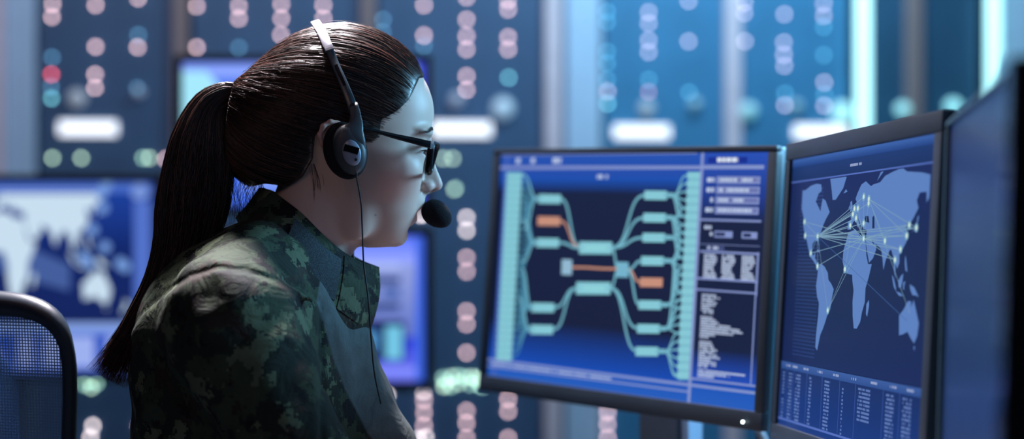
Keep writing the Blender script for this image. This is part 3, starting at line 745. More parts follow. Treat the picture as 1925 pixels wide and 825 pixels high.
# ------------------------------------------------------------------ screen pictures
class Pic:
    """flat picture on a display: polygons in (s, t) with a colour, s to the right, t down, 0..1"""
    def __init__(s, W, H): s.W, s.H = W, H; s.V = []; s.F = []; s.C = []; s.k = 0
    def poly(s, pts, col, layer=None, cols=None):
        s.k += 1; z = -.0004-.00002*(layer if layer is not None else 0)-s.k*2e-7; n = len(s.V); pts = list(pts)
        s.V += [((a-.5)*s.W, z, (.5-b)*s.H) for a, b in pts]
        c = col[:3] if col is not None else None
        s.C += [(cols[i] if cols else c)[:3] for i in range(len(pts))]
        if len(pts) <= 4: s.F.append([n+i for i in range(len(pts))][::-1])
        else:
            for t in tessellate_polygon([[Vector((a, b, 0)) for a, b in pts]]): s.F.append([n+i for i in t])
    def rect(s, a, b, c, d, col, layer=1): s.poly([(a, b), (c, b), (c, d), (a, d)], col, layer)
    def grad(s, a, b, c, d, c0, c1, layer=0): s.poly([(a, b), (c, b), (c, d), (a, d)], None, layer, [c0, c0, c1, c1])
    def line(s, pts, w, col, layer=2):
        P = np.array(pts, float); A = np.array([s.W, s.H]); Q = P*A; T = np.gradient(Q, axis=0); T /= np.linalg.norm(T, axis=1, keepdims=True)+1e-9
        N_ = np.stack([-T[:, 1], T[:, 0]], 1)*w/2; a = (Q+N_)/A; b = (Q-N_)/A
        for i in range(len(P)-1): s.poly([a[i], a[i+1], b[i+1], b[i]], col, layer)
    def text(s, a, b, c, h, col, layer=3, dens=.7):
        x = a
        while x < c:
            w = rng.uniform(.5, 1.6)*h*.6
            if rng.random() < dens: s.rect(x, b, min(x+w, c), b+h, col, layer)
            x += w+h*.14
    def build(s, name, m, parent, xf):
        V = [tuple(xf @ Vector(v)) for v in s.V]
        return make(name, V, s.F, m, parent, smooth=False, cols=np.array(s.C))
def homog(q):
    """pixel -> (s, t) of a quad TL, TR, BR, BL"""
    A = []; B = []
    for (x, y), (u, v) in zip(q, [(0, 0), (1, 0), (1, 1), (0, 1)]):
        A += [[x, y, 1, 0, 0, 0, -u*x, -u*y], [0, 0, 0, x, y, 1, -v*x, -v*y]]; B += [u, v]
    h = np.append(np.linalg.solve(np.array(A, float), np.array(B, float)), 1).reshape(3, 3)
    def f(x, y): r = h @ np.array([x, y, 1.]); return (r[0]/r[2], r[1]/r[2])
    return f
S = lambda *c: srgb(*c)
def pic_network(W, H):
    p = Pic(W, H); dk = S(20, 32, 66); bl = S(26, 84, 186); md = S(24, 52, 130)
    p.grad(0, 0, 1, .10, S(44, 88, 185), S(34, 78, 175)); p.grad(0, .10, 1, .17, bl, dk); p.grad(0, .17, 1, .74, dk, S(20, 30, 62)); p.grad(0, .74, 1, .92, dk, S(20, 76, 182)); p.grad(0, .92, 1, 1, S(30, 88, 190), S(38, 96, 195))
    hm = homog([(60, 45), (802, 38), (760, 750), (27, 650)]); h = lambda x, y: hm(x, y)
    teal = S(138, 206, 220); teal2 = S(118, 184, 204); org = S(205, 148, 126); lav = S(135, 152, 208); wht = S(190, 205, 235); fan = S(80, 150, 180)
    p.rect(0, .052, 1, .066, lav); p.rect(0, .0, .76, .004, lav)
    for x0, x1 in ((.05, .09), (.13, .17), (.22, .26)): p.text(x0, .016, x1, .024, wht)
    p.rect(.02, .0, .035, 1, S(70, 100, 190), 0)
    # box columns
    def colbox(x0, y0, x1, y1, wpx, nb):
        for i in range(nb):
            a = i/nb; b = (i+.8)/nb; X0 = x0+(x1-x0)*a; Y0 = y0+(y1-y0)*a; Y1 = y0+(y1-y0)*b; X1 = x0+(x1-x0)*b
            p.poly([h(X0, Y0), h(X0+wpx, Y0+1), h(X1+wpx, Y1+1), h(X1, Y1)], teal, 3)
        p.poly([h(x0+4, y0), h(x0+wpx-4, y0), h(x1+wpx-4, y1), h(x1+4, y1)], teal2, 2)
    colbox(76, 94, 50, 612, 43, 28); colbox(574, 93, 544, 664, 62, 25)
    def node(x, y, w, hh, c): p.poly([h(x-w/2, y-hh/2), h(x+w/2, y-hh/2+1), h(x+w/2-1, y+hh/2+1), h(x-w/2-1, y+hh/2)], c, 4); 
    Ln = [(195, 167, teal), (193, 228, org), (190, 288, teal), (178, 466, teal), (175, 526, teal)]
    Rn = [(487, 157, teal), (484, 219, teal), (482, 274, teal), (478, 338, teal), (475, 397, org), (471, 459, teal), (467, 524, teal), (463, 586, teal)]
    for x, y, c in Ln: node(x, y, 62, 25, c)
    for x, y, c in Rn: node(x, y, 62, 25, c)
    node(322, 302, 90, 34, teal); node(316, 413, 94, 34, teal); node(243, 355, 28, 42, S(150, 190, 215)); node(396, 362, 32, 42, S(120, 185, 210))
    for x, y, w in ((322, 302, 60), (316, 413, 60)): node(x, y, w, 10, S(150, 220, 225))
    def link(a, b, w, c, k=.5):
        t = np.linspace(0, 1, 20); e = 1/(1+np.exp(-9*(t-.5))); e = (e-e[0])/(e[-1]-e[0]); xs_ = a[0]+(b[0]-a[0])*t; ys_ = a[1]+(b[1]-a[1])*e
        p.line([h(x, y) for x, y in zip(xs_, ys_)], w, c, 2)
    link((225, 167), (278, 300), .0036, teal2); link((222, 228), (278, 300), .0030, org); link((220, 288), (278, 302), .0036, teal2)
    link((208, 466), (270, 413), .0036, teal2); link((206, 526), (270, 413), .0036, teal2)
    for y in (157, 219, 274): link((366, 302), (456, y), .0036, teal2)
    link((366, 302), (384, 362), .0035, teal2); link((362, 413), (386, 362), .0035, teal2); link((256, 356), (380, 360), .003, org)
    link((408, 362), (450, 338), .0036, teal2); link((408, 362), (446, 397), .0030, org); link((408, 362), (442, 459), .0036, teal2)
    link((362, 413), (440, 524), .0036, teal2); link((362, 413), (436, 586), .0036, teal2)
    for y, ys_ in ((167, range(0, 8)), (288, range(2, 16)), (466, range(12, 24)), (526, range(17, 28))):
        x0 = {167: 164, 288: 158, 466: 148, 526: 145}[y]
        for i in ys_:
            a = (i+.4)/28; link((76-26*a+43, 94+518*a), (x0, y), .0019, fan)
        p.line([h(x0-6, y), h(x0+6, y)], .006, teal2)
    for a, b in (((118, 225), (158, 288)), ((120, 340), (158, 288)), ((120, 360), (146, 466)), ((112, 440), (143, 526)), ((118, 100), (164, 167)), ((160, 167), (125, 250))): link(a, b, .003, teal2)
    for x, y, i0, i1 in ((518, 157, 0, 5), (516, 219, 4, 9), (514, 274, 6, 10), (510, 338, 8, 13), (503, 459, 12, 16), (499, 524, 15, 19), (495, 586, 19, 25)):
        for i in range(i0, i1+1):
            a = min(.985, (i+.4)/25); link((x+14, y), (574-30*a, 93+571*a), .0022, teal2)
        p.line([h(x-6, y), h(x+18, y)], .006, teal2)
    for a, b in (((530, 157), (556, 215)), ((528, 219), (553, 330)), ((545, 330), (525, 459)), ((520, 459), (556, 360)), ((515, 524), (545, 400)), ((526, 338), (556, 430))): link(a, b, .0035, teal2)
    p.text(*h(314, 100), h(358, 100)[0], .018, wht)
    # right panel
    x0 = .775
    p.rect(x0, 0, x0+.010, 1, lav, 3); p.rect(x0+.01, .13, .995, .90, S(20, 32, 66), 1)
    p.grad(x0+.01, .0, .995, .16, S(45, 85, 190), S(30, 62, 150), 1); p.grad(x0+.01, .16, .995, .28, S(30, 62, 150), dk, 1); p.grad(x0+.01, .78, .995, .90, dk, S(30, 78, 190), 1)
    p.rect(.80, .018, .93, .042, S(28, 50, 150), 3); p.text(.83, .020, .90, .018, S(225, 235, 250), 4, .9)
    for a, b in ((.05, .066), (.265, .273), (.365, .367), (.50, .508), (.545, .552)): p.rect(x0+.01, a, .985, b, lav, 3)
    for i, t in enumerate((.10, .14, .18, .22)):
        p.text(.80, t, .825, .018, wht, 4, .8); p.rect(.832, t-.005, .975, t+.024, lav, 3); p.rect(.838, t, .97, t+.018, S(110, 120, 180), 4); p.text(.842, t+.002, .965-.02*i % .05, .014, wht, 5, .95)
    p.text(.80, .292, .825, .014, wht, 4); p.text(.81, .318, .828, .014, wht, 4)
    p.rect(.835, .312, .895, .338, lav, 3); p.rect(.838, .318, .87, .332, S(30, 40, 80), 4); p.rect(.925, .312, .975, .338, lav, 3); p.rect(.93, .318, .955, .332, S(30, 40, 80), 4)
    p.rect(.81, .372, .87, .39, S(70, 80, 130), 3); p.text(.815, .374, .85, .012, wht, 4)
    p.rect(x0+.015, .392, .985, .40, lav, 3); p.rect(.978, .39, .984, .56, lav, 3)
    for cx in (.805, .865, .93):
        for i in range(9): p.text(cx, .405+i*.0108, cx+.038+.006*math.sin(i), .0085, wht, 4, .95)
    for i in range(30):
        if i in (8, 18): continue
        w = [.04, .05, .03, .04, .035, .02, .03, .03, 0, .03, .04, .05, .09, .12, .13, .10, .04, .02, 0, .03, .035, .04, .05, .04, .05, .06, .03, .05, .05, .02][i]
        p.text(.805, .565+i*.0098, .805+w+.01, .0072, wht, 4, .95)
    for i in range(3): p.text(.805, .864+i*.011, [.96, .91, .86][i], .008, wht, 4, .95)
    p.rect(x0+.01, .90, .995, .908, lav, 3); p.rect(.978, .56, .982, .90, lav, 3)
    p.rect(0, .925, 1, .936, lav, 3); p.rect(0, .955, x0, .962, lav, 3); p.text(.02, .942, .5, .008, wht, 4, .9)
    return p
NA = [(-165, 62), (-160, 70), (-140, 70), (-125, 70), (-110, 73), (-95, 74), (-82, 73), (-80, 68), (-88, 66), (-94, 60), (-85, 55), (-80, 52), (-79, 56), (-76, 62), (-68, 60), (-60, 54), (-56, 51), (-66, 45), (-70, 42), (-75, 37), (-81, 31), (-80, 26), (-83, 29), (-90, 30), (-97, 27), (-97, 20), (-92, 18), (-88, 21), (-88, 16), (-83, 14), (-83, 9), (-79, 8), (-85, 11), (-92, 14), (-100, 17), (-106, 22), (-113, 30), (-118, 34), (-124, 40), (-125, 48), (-132, 55), (-145, 60), (-155, 58)]
SA = [(-78, 8), (-72, 12), (-62, 10), (-52, 5), (-50, 0), (-42, -3), (-35, -7), (-39, -15), (-41, -22), (-48, -27), (-53, -33), (-58, -38), (-63, -42), (-66, -48), (-69, -54), (-74, -52), (-74, -44), (-73, -37), (-71, -28), (-71, -18), (-77, -13), (-81, -5), (-79, 2)]
AF = [(-6, 35), (10, 37), (20, 32), (32, 31), (35, 27), (38, 18), (43, 12), (51, 12), (46, 3), (40, -5), (40, -15), (35, -22), (32, -29), (25, -34), (18, -34), (14, -25), (12, -15), (13, -7), (9, 0), (8, 4), (-5, 5), (-12, 8), (-17, 14), (-16, 22), (-10, 30)]
EA = [(-9, 37), (-9, 43), (-2, 44), (-4, 48), (3, 51), (8, 54), (9, 57), (6, 59), (10, 63), (18, 69), (28, 71), (40, 67), (45, 68), (60, 69), (70, 73), (85, 75), (105, 77), (115, 74), (130, 73), (145, 72), (160, 70), (178, 69), (178, 65), (163, 61), (160, 55), (156, 52), (155, 59), (142, 59), (137, 54), (141, 49), (133, 43), (128, 40), (129, 36), (126, 35), (125, 39), (121, 40), (119, 37), (122, 32), (121, 27), (114, 22), (108, 20), (109, 13), (105, 9), (101, 13), (103, 2), (99, 8), (97, 16), (91, 22), (87, 21), (80, 14), (77, 8), (73, 17), (70, 22), (62, 25), (57, 26), (59, 22), (53, 16), (45, 13), (39, 21), (35, 28), (36, 36), (28, 37), (26, 40), (23, 37), (20, 41), (14, 45), (18, 40), (15, 38), (9, 44), (3, 42), (-1, 37)]
AU = [(114, -22), (122, -18), (130, -12), (136, -12), (137, -16), (141, -11), (145, -16), (153, -26), (151, -34), (146, -39), (139, -36), (132, -32), (124, -34), (116, -35)]
MISC = [[(44, -16), (49, -13), (50, -17), (47, -25), (44, -23)], [(172, -35), (178, -38), (175, -42), (169, -47), (167, -45), (172, -41)], [(-50, 60), (-42, 60), (-25, 68), (-18, 76), (-40, 80), (-60, 78), (-54, 68)],
        [(109, 1), (113, 4), (118, 6), (117, 0), (114, -4), (110, -3)], [(95, 5), (100, 2), (105, -4), (105, -6), (100, -3)], [(132, -1), (141, -3), (150, -9), (144, -8), (138, -8), (133, -4)], [(105, -6), (114, -7), (120, -9), (112, -9)],
        [(120, 18), (122, 16), (124, 11), (126, 7), (122, 8), (120, 13)], [(119, 0), (123, 1), (121, -3), (122, -5), (119, -4)], [(130, 33), (136, 35), (141, 39), (143, 44), (140, 43), (139, 37), (132, 34)], [(-5, 50), (1, 52), (-2, 58), (-6, 57)], [(-10, 52), (-6, 53), (-7, 55)],
        [(-24, 64), (-14, 65), (-18, 67)], [(145, -41), (148, -41), (147, -44)], [(-85, 22), (-76, 20), (-80, 23)], [(53, 70), (60, 76), (68, 77), (57, 72)], [(15, 77), (25, 80), (20, 80)]]
def clip_poly(P, a, b, c, d):
    for ax, lim, sg in ((0, a, 1), (0, c, -1), (1, b, 1), (1, d, -1)):
        out = []
        for i in range(len(P)):
            p, q = P[i-1], P[i]; ip, iq = (p[ax]-lim)*sg >= 0, (q[ax]-lim)*sg >= 0
            if ip != iq:
                t = (lim-p[ax])/(q[ax]-p[ax]); out.append((p[0]+(q[0]-p[0])*t, p[1]+(q[1]-p[1])*t))
            if iq: out.append(q)
        P = out
        if len(P) < 3: return None
    return P
def continents(p, f, col, box, layer=2, col2=None):
    for i, c in enumerate([NA, SA, AF, EA, AU]+MISC):
        q = clip_poly([f(*x) for x in c], *box)
        if q: p.poly(q, col, layer)
    for c in ([(28, 41), (33, 42), (41, 41), (38, 46), (31, 46)], [(48, 37), (53, 37), (52, 42), (51, 46), (47, 45)], [(50, 27), (56, 25), (48, 30)]):
        q = clip_poly([f(*x) for x in c], *box)
        if q and col2: p.poly(q, col2, layer+1)
def pic_worldmap(W, H):
    p = Pic(W, H); bg = S(8, 34, 82)
    p.grad(0, 0, 1, .03, S(70, 112, 190), S(30, 68, 140)); p.grad(0, .03, 1, .085, S(18, 56, 118), S(12, 46, 102)); p.rect(0, .083, 1, .088, S(90, 120, 205), 2); p.text(.46, .05, .54, .009, S(170, 185, 225), 3, .95)
    p.grad(0, .085, 1, .45, S(16, 38, 98), bg); p.grad(0, .45, 1, .76, bg, S(14, 36, 92))
    f = lambda lo, la: (.122+(lo+125)*.00297, .112+(72-la)*.00468)
    for i in range(46):
        t = .12+i*.0135
        for j in range(14): p.rect(.09+j*.013, t, .097+j*.013, t+.003, S(56, 92, 165), 1)
    continents(p, f, S(100, 140, 208), (.10, .092, .97, .75), 3, bg)
    hub = [f(-84, 33), f(30, 30)]; c = S(135, 175, 200)
    ends = [(-118, 34), (-122, 45), (-100, 20), (-80, 10), (-47, -23), (-3, 40), (2, 48), (13, 52), (25, 60), (37, 55), (30, 30), (10, 45), (77, 28), (100, 15), (121, 31), (139, 36), (110, 22), (28, 41), (5, 52), (125, 38)]
    for hb in hub:
        for e in ends: p.line([hb, f(*e)], .0007, c, 5)
    for e in ((121, 31), (139, 36), (77, 28), (135, -20)): p.line([f(37, 58), f(*e)], .0007, c, 5)
    p.line([f(-84, 33), f(130, -25)], .0006, S(70, 110, 175), 5); p.line([f(-10, 8), f(-47, -23)], .0006, c, 5); p.line([f(-10, 8), f(30, 30)], .0007, c, 5); p.line([f(0, 35), f(-10, 8)], .0007, c, 5)
    for e in ends+[(-84, 33), (-10, 8), (37, 58)]:
        x, y = f(*e)
        for rr, cc in ((.011, S(130, 180, 210)), (.006, S(225, 250, 235))): p.poly([(x+rr*math.cos(a), y+rr*math.sin(a)*W/H) for a in np.linspace(0, 2*math.pi, 10, endpoint=False)], cc, 6 if rr > .01 else 7)
    p.grad(0, .762, 1, .79, S(62, 100, 172), S(44, 82, 152), 4); p.grad(0, .79, 1, 1, S(10, 44, 104), S(14, 60, 140), 4)
    for i, x in enumerate((.04, .10, .19, .30, .42, .55, .68, .80, .90)): p.text(x, .771, x+.04, .008, S(170, 185, 225), 5)
    cols_ = [(.02, .035), (.07, .10), (.13, .17), (.24, .26), (.36, .40), (.49, .50), (.60, .68), (.78, .83), (.88, .93)]
    for k, (a, b) in enumerate(cols_):
        p.rect(a-.02, .79, a-.017, .97, S(60, 92, 175), 5)
        for i in range(14 if k != 6 else 9):
            p.text(a, .80+i*.0125, b, .007, S(110, 140, 205), 6, .85)
    p.rect(0, .972, 1, .98, S(90, 120, 205), 5)
    return p
def pic_bright_map(W, H):
    p = Pic(W, H); bg = S(18, 40, 108)
    p.grad(0, 0, 1, .05, S(70, 104, 200), S(80, 118, 210)); p.rect(0, .035, .85, .05, S(130, 155, 225), 2); p.grad(0, .05, 1, .35, S(30, 66, 160), bg); p.grad(0, .35, 1, .74, bg, S(22, 38, 96))
    p.rect(.93, .10, .985, 1, S(84, 116, 205), 1); p.rect(.985, .0, 1, 1, S(40, 60, 130), 1); p.poly([(.95+.03*math.cos(a), .05+.045*math.sin(a)) for a in np.linspace(0, 6.28, 12, endpoint=False)], S(120, 150, 220), 4)
    f = lambda lo, la: ((181+(lo-133)*1.38+282)/574, (508+(-11-la)*2.3-343)/357)
    continents(p, f, S(205, 228, 246), (0, .06, .98, .70), 3)
    for k in range(22):
        a = (.38, .2+k*.01); p.line([a, (.72, .44+.006*k)], .004, S(70, 96, 160), 1)
    for lo, la in ((142, 40), (140, 52), (128, 22), (147, 60), (115, 0), (123, -5), (166, -5), (145, 8), (172, -8)):
        x, y = f(lo, la); p.poly([(x+.018*math.cos(a), y+.03*math.sin(a)) for a in np.linspace(0, 2*math.pi, 12, endpoint=False)], S(120, 160, 225), 4)
    p.grad(0, .74, 1, .80, S(150, 180, 240), S(110, 140, 225), 2); p.grad(0, .80, 1, 1, S(38, 80, 195), S(80, 110, 205), 2)
    for i, (a, b) in enumerate(((.55, .60), (.63, .69), (.70, .80), (.84, .88))): p.rect(a, .81, b, .97, S(160, 180, 245), 3)
    p.rect(0, .88, .5, .96, S(130, 150, 235), 3)
    return p
def pic_upper(W, H):
    p = Pic(W, H)
    p.grad(0, 0, 1, .10, S(110, 140, 240), S(150, 175, 250)); p.grad(0, .10, 1, .22, S(70, 110, 230), S(90, 130, 235)); p.grad(0, .22, 1, 1, S(60, 100, 225), S(70, 110, 230))
    p.poly([(0, .06), (.10, .06), (.22, .30), (.16, .55), (.05, .8), (0, .9)], S(160, 225, 245), 2); p.rect(.3, .12, .9, .18, S(150, 170, 250), 2); p.rect(.25, .45, .9, .9, S(120, 150, 240), 2)
    p.rect(.97, 0, 1, 1, S(70, 90, 230), 3)
    return p
def pic_lower(W, H):
    p = Pic(W, H)
    p.grad(0, 0, 1, .2, S(80, 110, 245), S(150, 165, 245)); p.grad(0, .2, 1, .7, S(140, 155, 215), S(90, 110, 190)); p.grad(0, .7, 1, 1, S(30, 50, 205), S(110, 120, 240))
    p.rect(.965, 0, 1, 1, S(60, 100, 220), 4)
    p.rect(.68, .18, .90, .22, S(165, 180, 240), 2)
    for t in (.28, .46): p.rect(.70, t, .90, t+.05, S(40, 60, 120), 2)
    p.rect(.71, .36, .80, .42, S(60, 90, 160), 2); p.rect(.83, .36, .90, .42, S(60, 90, 160), 2)
    p.rect(.62, .58, .92, .86, S(24, 36, 90), 2)
    p.rect(.64, .62, .72, .85, S(110, 190, 220), 3); p.rect(.84, .62, .91, .85, S(110, 190, 220), 3); p.poly([(.75, .66), (.81, .66), (.80, .80), (.76, .80)], S(80, 150, 200), 3)
    p.grad(0, .90, 1, .96, S(130, 140, 245), S(120, 130, 240), 3)
    p.rect(0, .4, .55, .8, S(40, 60, 130), 2)
    return p
def pic_dark(W, H):
    p = Pic(W, H); p.grad(0, 0, 1, .5, S(30, 62, 120), S(12, 62, 118)); p.grad(0, .5, 1, 1, S(12, 62, 118), S(8, 54, 118))
    for t in (.20, .48, .76): p.line([(.05, t), (.95, t+.01)], .002, S(32, 58, 104), 1)
    return p
# ------------------------------------------------------------------ monitors
def monitor(name, label, cat, ctr, yaw, pitch, roll, W, H, bez, pic, m, support, depth=.035, group=None, stand_x=0, led=False, bm=None, htop=None, hbot=None, right=None):
    """support: ('desk', z) or ('pole', None)"""
    zb = support[1]; root = empty(name, (ctr[0], ctr[1], zb), yaw, label=label, cat=cat, group=group)
    A = Matrix.Rotation(pitch, 3, 'X') @ Matrix.Rotation(roll, 3, 'Y'); T = Matrix.Translation((0, 0, ctr[2]-zb)) @ A.to_4x4()
    def put(mb): mb.xf(A, (0, 0, ctr[2]-zb)); return mb
    b = bez; bt, bb = (htop or b), (hbot or b*1.15)
    mb = MB()
    mb.box((0, depth/2+.001, 0), (W+2*b, depth, H+bt+bb), .004).v
    mb.v = [(x, y, z+(bt-bb)/2) for x, y, z in mb.v]
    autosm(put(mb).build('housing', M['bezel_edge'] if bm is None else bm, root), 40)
    mb = MB(); fy = -.006
    for c, d in (((0, (fy+.012)/2-.001, H/2+bt/2), (W+2*b, .014, bt)), ((0, (fy+.012)/2-.001, -H/2-bb/2), (W+2*b, .014, bb)), ((-W/2-b/2, (fy+.012)/2-.001, 0), (b, .014, H)), ((W/2+b/2, (fy+.012)/2-.001, 0), (b, .014, H))): mb.box(c, d, .002)
    autosm(put(mb).build('bezel', M['bezel'] if bm is None else bm, root), 40)
    if right:
        mb = MB().box((W/2+b+right/2, .004, 0), (right, .03, H+bt+bb), .003); autosm(put(mb).build('side_bezel', M['black_gloss'], root), 40)
    p = pic(W, H); p.build('screen', m, root, T)
    mb = MB(); mb.box((0, depth+.02, 0), (W*.45, .045, H*.5), .008); autosm(put(mb).build('rear_casing', M['black'], root), 40)
    if support[0] == 'desk':
        h = ctr[2]-zb; mb = MB().box((stand_x+.045, depth+.062, h/2), (.012, .03, h), .002).build('stand_rib', M['pillar'], root); mb = MB().box((stand_x, depth+.055, h/2), (.066, .022, h), .002); mb.build('stand_column', M['column'], root)
        MB().box((stand_x, depth+.03, .006), (.24, .18, .012), .004).build('stand_base', M['black'], root)
    if led:
        mb = MB().lathe([(.0018, -.009), (.0015, -.0105)], (W/2-.012, 0, -H/2-bb*.6), 'y', 10); put(mb).build('power_light', M['ledw_small'], root, label='lit white power light')
    return root
M['ledw_small'] = led_mat('power_led', (.8, 1, 1), 7)
M['scr_mid'] = screen_mat('screen_network', .92, .35); M['scr_map'] = screen_mat('screen_map', .78, .3); M['scr_left'] = screen_mat('screen_left', .95, .4); M['scr_up'] = screen_mat('screen_stack', 1.1, .4)
M['scr_dark'] = screen_mat('screen_dark', .42, .28, .35)
mon1 = monitor('computer_monitor', 'monitor showing a teal and orange network diagram', 'monitor', (.1401, 2.1108, CZ-.1137), -.8029, -.0785, .0075, .4757, .315, .013, pic_network, M['scr_mid'], ('desk', .74), stand_x=.012, led=True, hbot=.023, htop=.008, depth=.022)
mon2 = monitor('computer_monitor', 'monitor showing a world map with hub lines above a table', 'monitor', (.3595, 1.7012, CZ-.1165), -1.4235, -.073, -.0447, .422, .315, .017, pic_worldmap, M['scr_map'], ('desk', .74), htop=.021)
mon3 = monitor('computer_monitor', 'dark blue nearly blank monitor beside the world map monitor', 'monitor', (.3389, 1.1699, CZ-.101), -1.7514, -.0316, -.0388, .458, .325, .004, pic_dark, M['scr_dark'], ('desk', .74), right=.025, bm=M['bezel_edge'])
def P3(u, v, Y): return ((u-962.5)/F*Y, Y, CZ+(350-v)/F*Y)
def wall_screen(name, label, u0, v0, u1, v1, Y, bez, pic, m):
    a = P3(u0, v0, Y); b = P3(u1, v1, Y); W, H = b[0]-a[0], a[2]-b[2]
    return monitor(name, label, 'monitor', ((a[0]+b[0])/2, Y, (a[2]+b[2])/2), 0, 0, 0, W, H, bez, pic, m, ('pole', (a[2]+b[2])/2-H/2-.1), depth=.05, bm=M['black'])
wall_screen('display_screen', 'large bright blue and white map screen behind the mesh chair', -282, 343, 292, 700, 3.6, .018, pic_bright_map, M['scr_left'])
wall_screen('display_screen', 'upper screen of the stacked pair, behind the head of the woman', 343, 118, 797, 386, 3.6, .017, pic_upper, M['scr_up'])
wall_screen('display_screen', 'lower screen of the stacked pair beneath the chin of the woman', 343, 444, 797, 716, 3.6, .020, pic_lower, M['scr_up'])
def floor_stand(label, u, Y, ztop, bars):
    x = (u-962.5)/F*Y; r = empty('screen_stand', (x, Y+.145, 0), 0, label=label, cat='stand')
    MB().lathe([(.03, .02), (.03, ztop)], n=16).build('pole', M['grey_metal'], r); MB().box((0, 0, .012), (.5, .4, .024), .006).build('base', M['black'], r)
    for z in bars: MB().box((0, -.04, z), (.22, .035, .16), .004).build('bracket', M['black'], r)
floor_stand('floor stand behind the large map screen', 5, 3.6, 1.05, [CZ-.2]); floor_stand('floor stand holding the two stacked screens', 570, 3.6, 1.42, [CZ+.1, CZ-.27])

# ------------------------------------------------------------------ desk and cables
dk = empty('desk', (.50, 1.55, 0), 0, label='dark desk that carries the three monitors', cat='desk')
MB().box((0, 0, .725), (1.12, 1.96, .03), .004).build('desktop', M['desk'], dk)
for x in (-.5, .5):
    for y in (-.92, .92): MB().box((x, y, .355), (.05, .05, .71), .003).build('leg', M['grey_metal'], dk)
MB().box((.5, 0, .5), (.02, 1.8, .3), .002).build('back_panel', M['desk'], dk)
def cable(label, pts, r, m=M['cable']):
    o = MB().tube(spline(pts, 30), r, 8).build('cable', m, None, smooth=True); setp(o, label=label, cat='cable')
cable('grey cable dropping from the diagram monitor to the desk', [(.205, 2.20, .93), (.26, 2.19, .90), (.31, 2.18, .86), (.345, 2.16, .80), (.36, 2.15, .744)], .005, M['grey_metal'])
cable('thin dark cable behind the diagram monitor', [(.25, 2.22, .92), (.30, 2.22, .91), (.33, 2.22, .88), (.34, 2.22, .82), (.35, 2.22, .744)], .0035)

# ------------------------------------------------------------------ racks with lights
PY0, PM = 5.0, .11; PYAW = math.atan(PM)
def plane_pt(u, v=350): Y = PY0/(1-PM*(u-962.5)/F); return Vector(((u-962.5)/F*Y, Y, CZ+(350-v)/F*Y))
LC = {'P': ((.95, .62, .64), 5.2, None), 'W': ((1.0, .85, .83), 6.5, 'white indicator light'), 'p': ((.72, .60, .75), 3.6, None), 'B': ((.10, .32, .52), 3.4, 'blue indicator light'), 'T': ((.22, .75, .85), 3.8, 'teal indicator light'),
      't': ((.10, .50, .72), 2.6, 'teal indicator light'), 'R': ((.95, .10, .14), 5.5, 'red indicator light'), 'r': ((.75, .35, .5), 2.6, 'dim red indicator light'), 'G': ((.55, .80, .55), 4.2, 'green indicator light'), 'g': ((.45, .85, .65), 3.2, 'green indicator light')}
LM = {k: led_mat('indicator_'+str(i), c[0], c[1]*1.7) for i, (k, c) in enumerate(LC.items())}
M['bar'] = led_mat('white_light_bar', (.86, .90, 1.0), 1.5)
led_me = {}
def led(root, u, v, k, r=.0056):
    p = plane_pt(u, v); key = (k, r)
    if key not in led_me:
        o = MB().lathe([(r, 0), (r, -.004), (r*.8, -.007), (r*.4, -.009), (.0005, -.010)], (0, 0, 0), 'y', 14).build('indicator_light', LM[k], root, smooth=True); led_me[key] = o.data
    else:
        o = bpy.data.objects.new('indicator_light', led_me[key]); COL.objects.link(o); o.parent = root
    if LC[k][2]: o['label'] = LC[k][2]
    d = p-root.location; o.location = (math.hypot(d.x, d.y)*(1 if d.x >= 0 else -1), -.001, d.z)
def rack(u0, u1, label, leds, bar=None, ghosts=(), rail=None, face='rack', name='server_rack', group=None):
    a, b = plane_pt(u0), plane_pt(u1); w = (b-a).length; root = empty(name, (a.x, a.y, 0), PYAW, label=label, cat='server rack', group=group)
    MB().box((w/2, .43, 1.2), (w-.004, .80, 2.4), .004).build('cabinet', M['rack_body'], root)
    MB().box((w/2, .015, 1.2), (w-.012, .03, 2.36), .003).build('front_panel', M[face], root)
    for z in np.arange(.1, 2.3, .18): pass
    for u, v, k in leds: led(root, u, v, k)
    if bar:
        p = plane_pt(bar[0], bar[2]); q_ = plane_pt(bar[1], bar[2]); d = p-root.location; L_ = (q_-p).length; x = math.hypot(d.x, d.y)
        o = MB().box((x+L_/2, -.008, p.z), (L_, .016, bar[3]*p.y/F), .003).build('light_bar', M['bar'], root, label='lit white bar')
    for u, v, r, col, es in ghosts:  # glowing domes added in place of blurred ghost lights and reflections
        p = plane_pt(u, v); d = p-root.location; x = math.hypot(d.x, d.y); rr = r*p.y/F
        MB().lathe([(rr, 0), (rr, -.01), (rr*.8, -.03), (rr*.45, -.042), (.001, -.046)], (x, 0, p.z), 'y', 24).build('ghost_light', led_mat('ghost_glow', col, es), root, smooth=True)
    if rail:
        for u, ww, mm in rail:
            p = plane_pt(u); d = p-root.location; MB().box((math.hypot(d.x, d.y), -.012, 1.2), (ww*p.y/F, .03, 2.4), .004).build('side_rail', M[mm], root)
    return root
gr = 'server racks along the back wall'
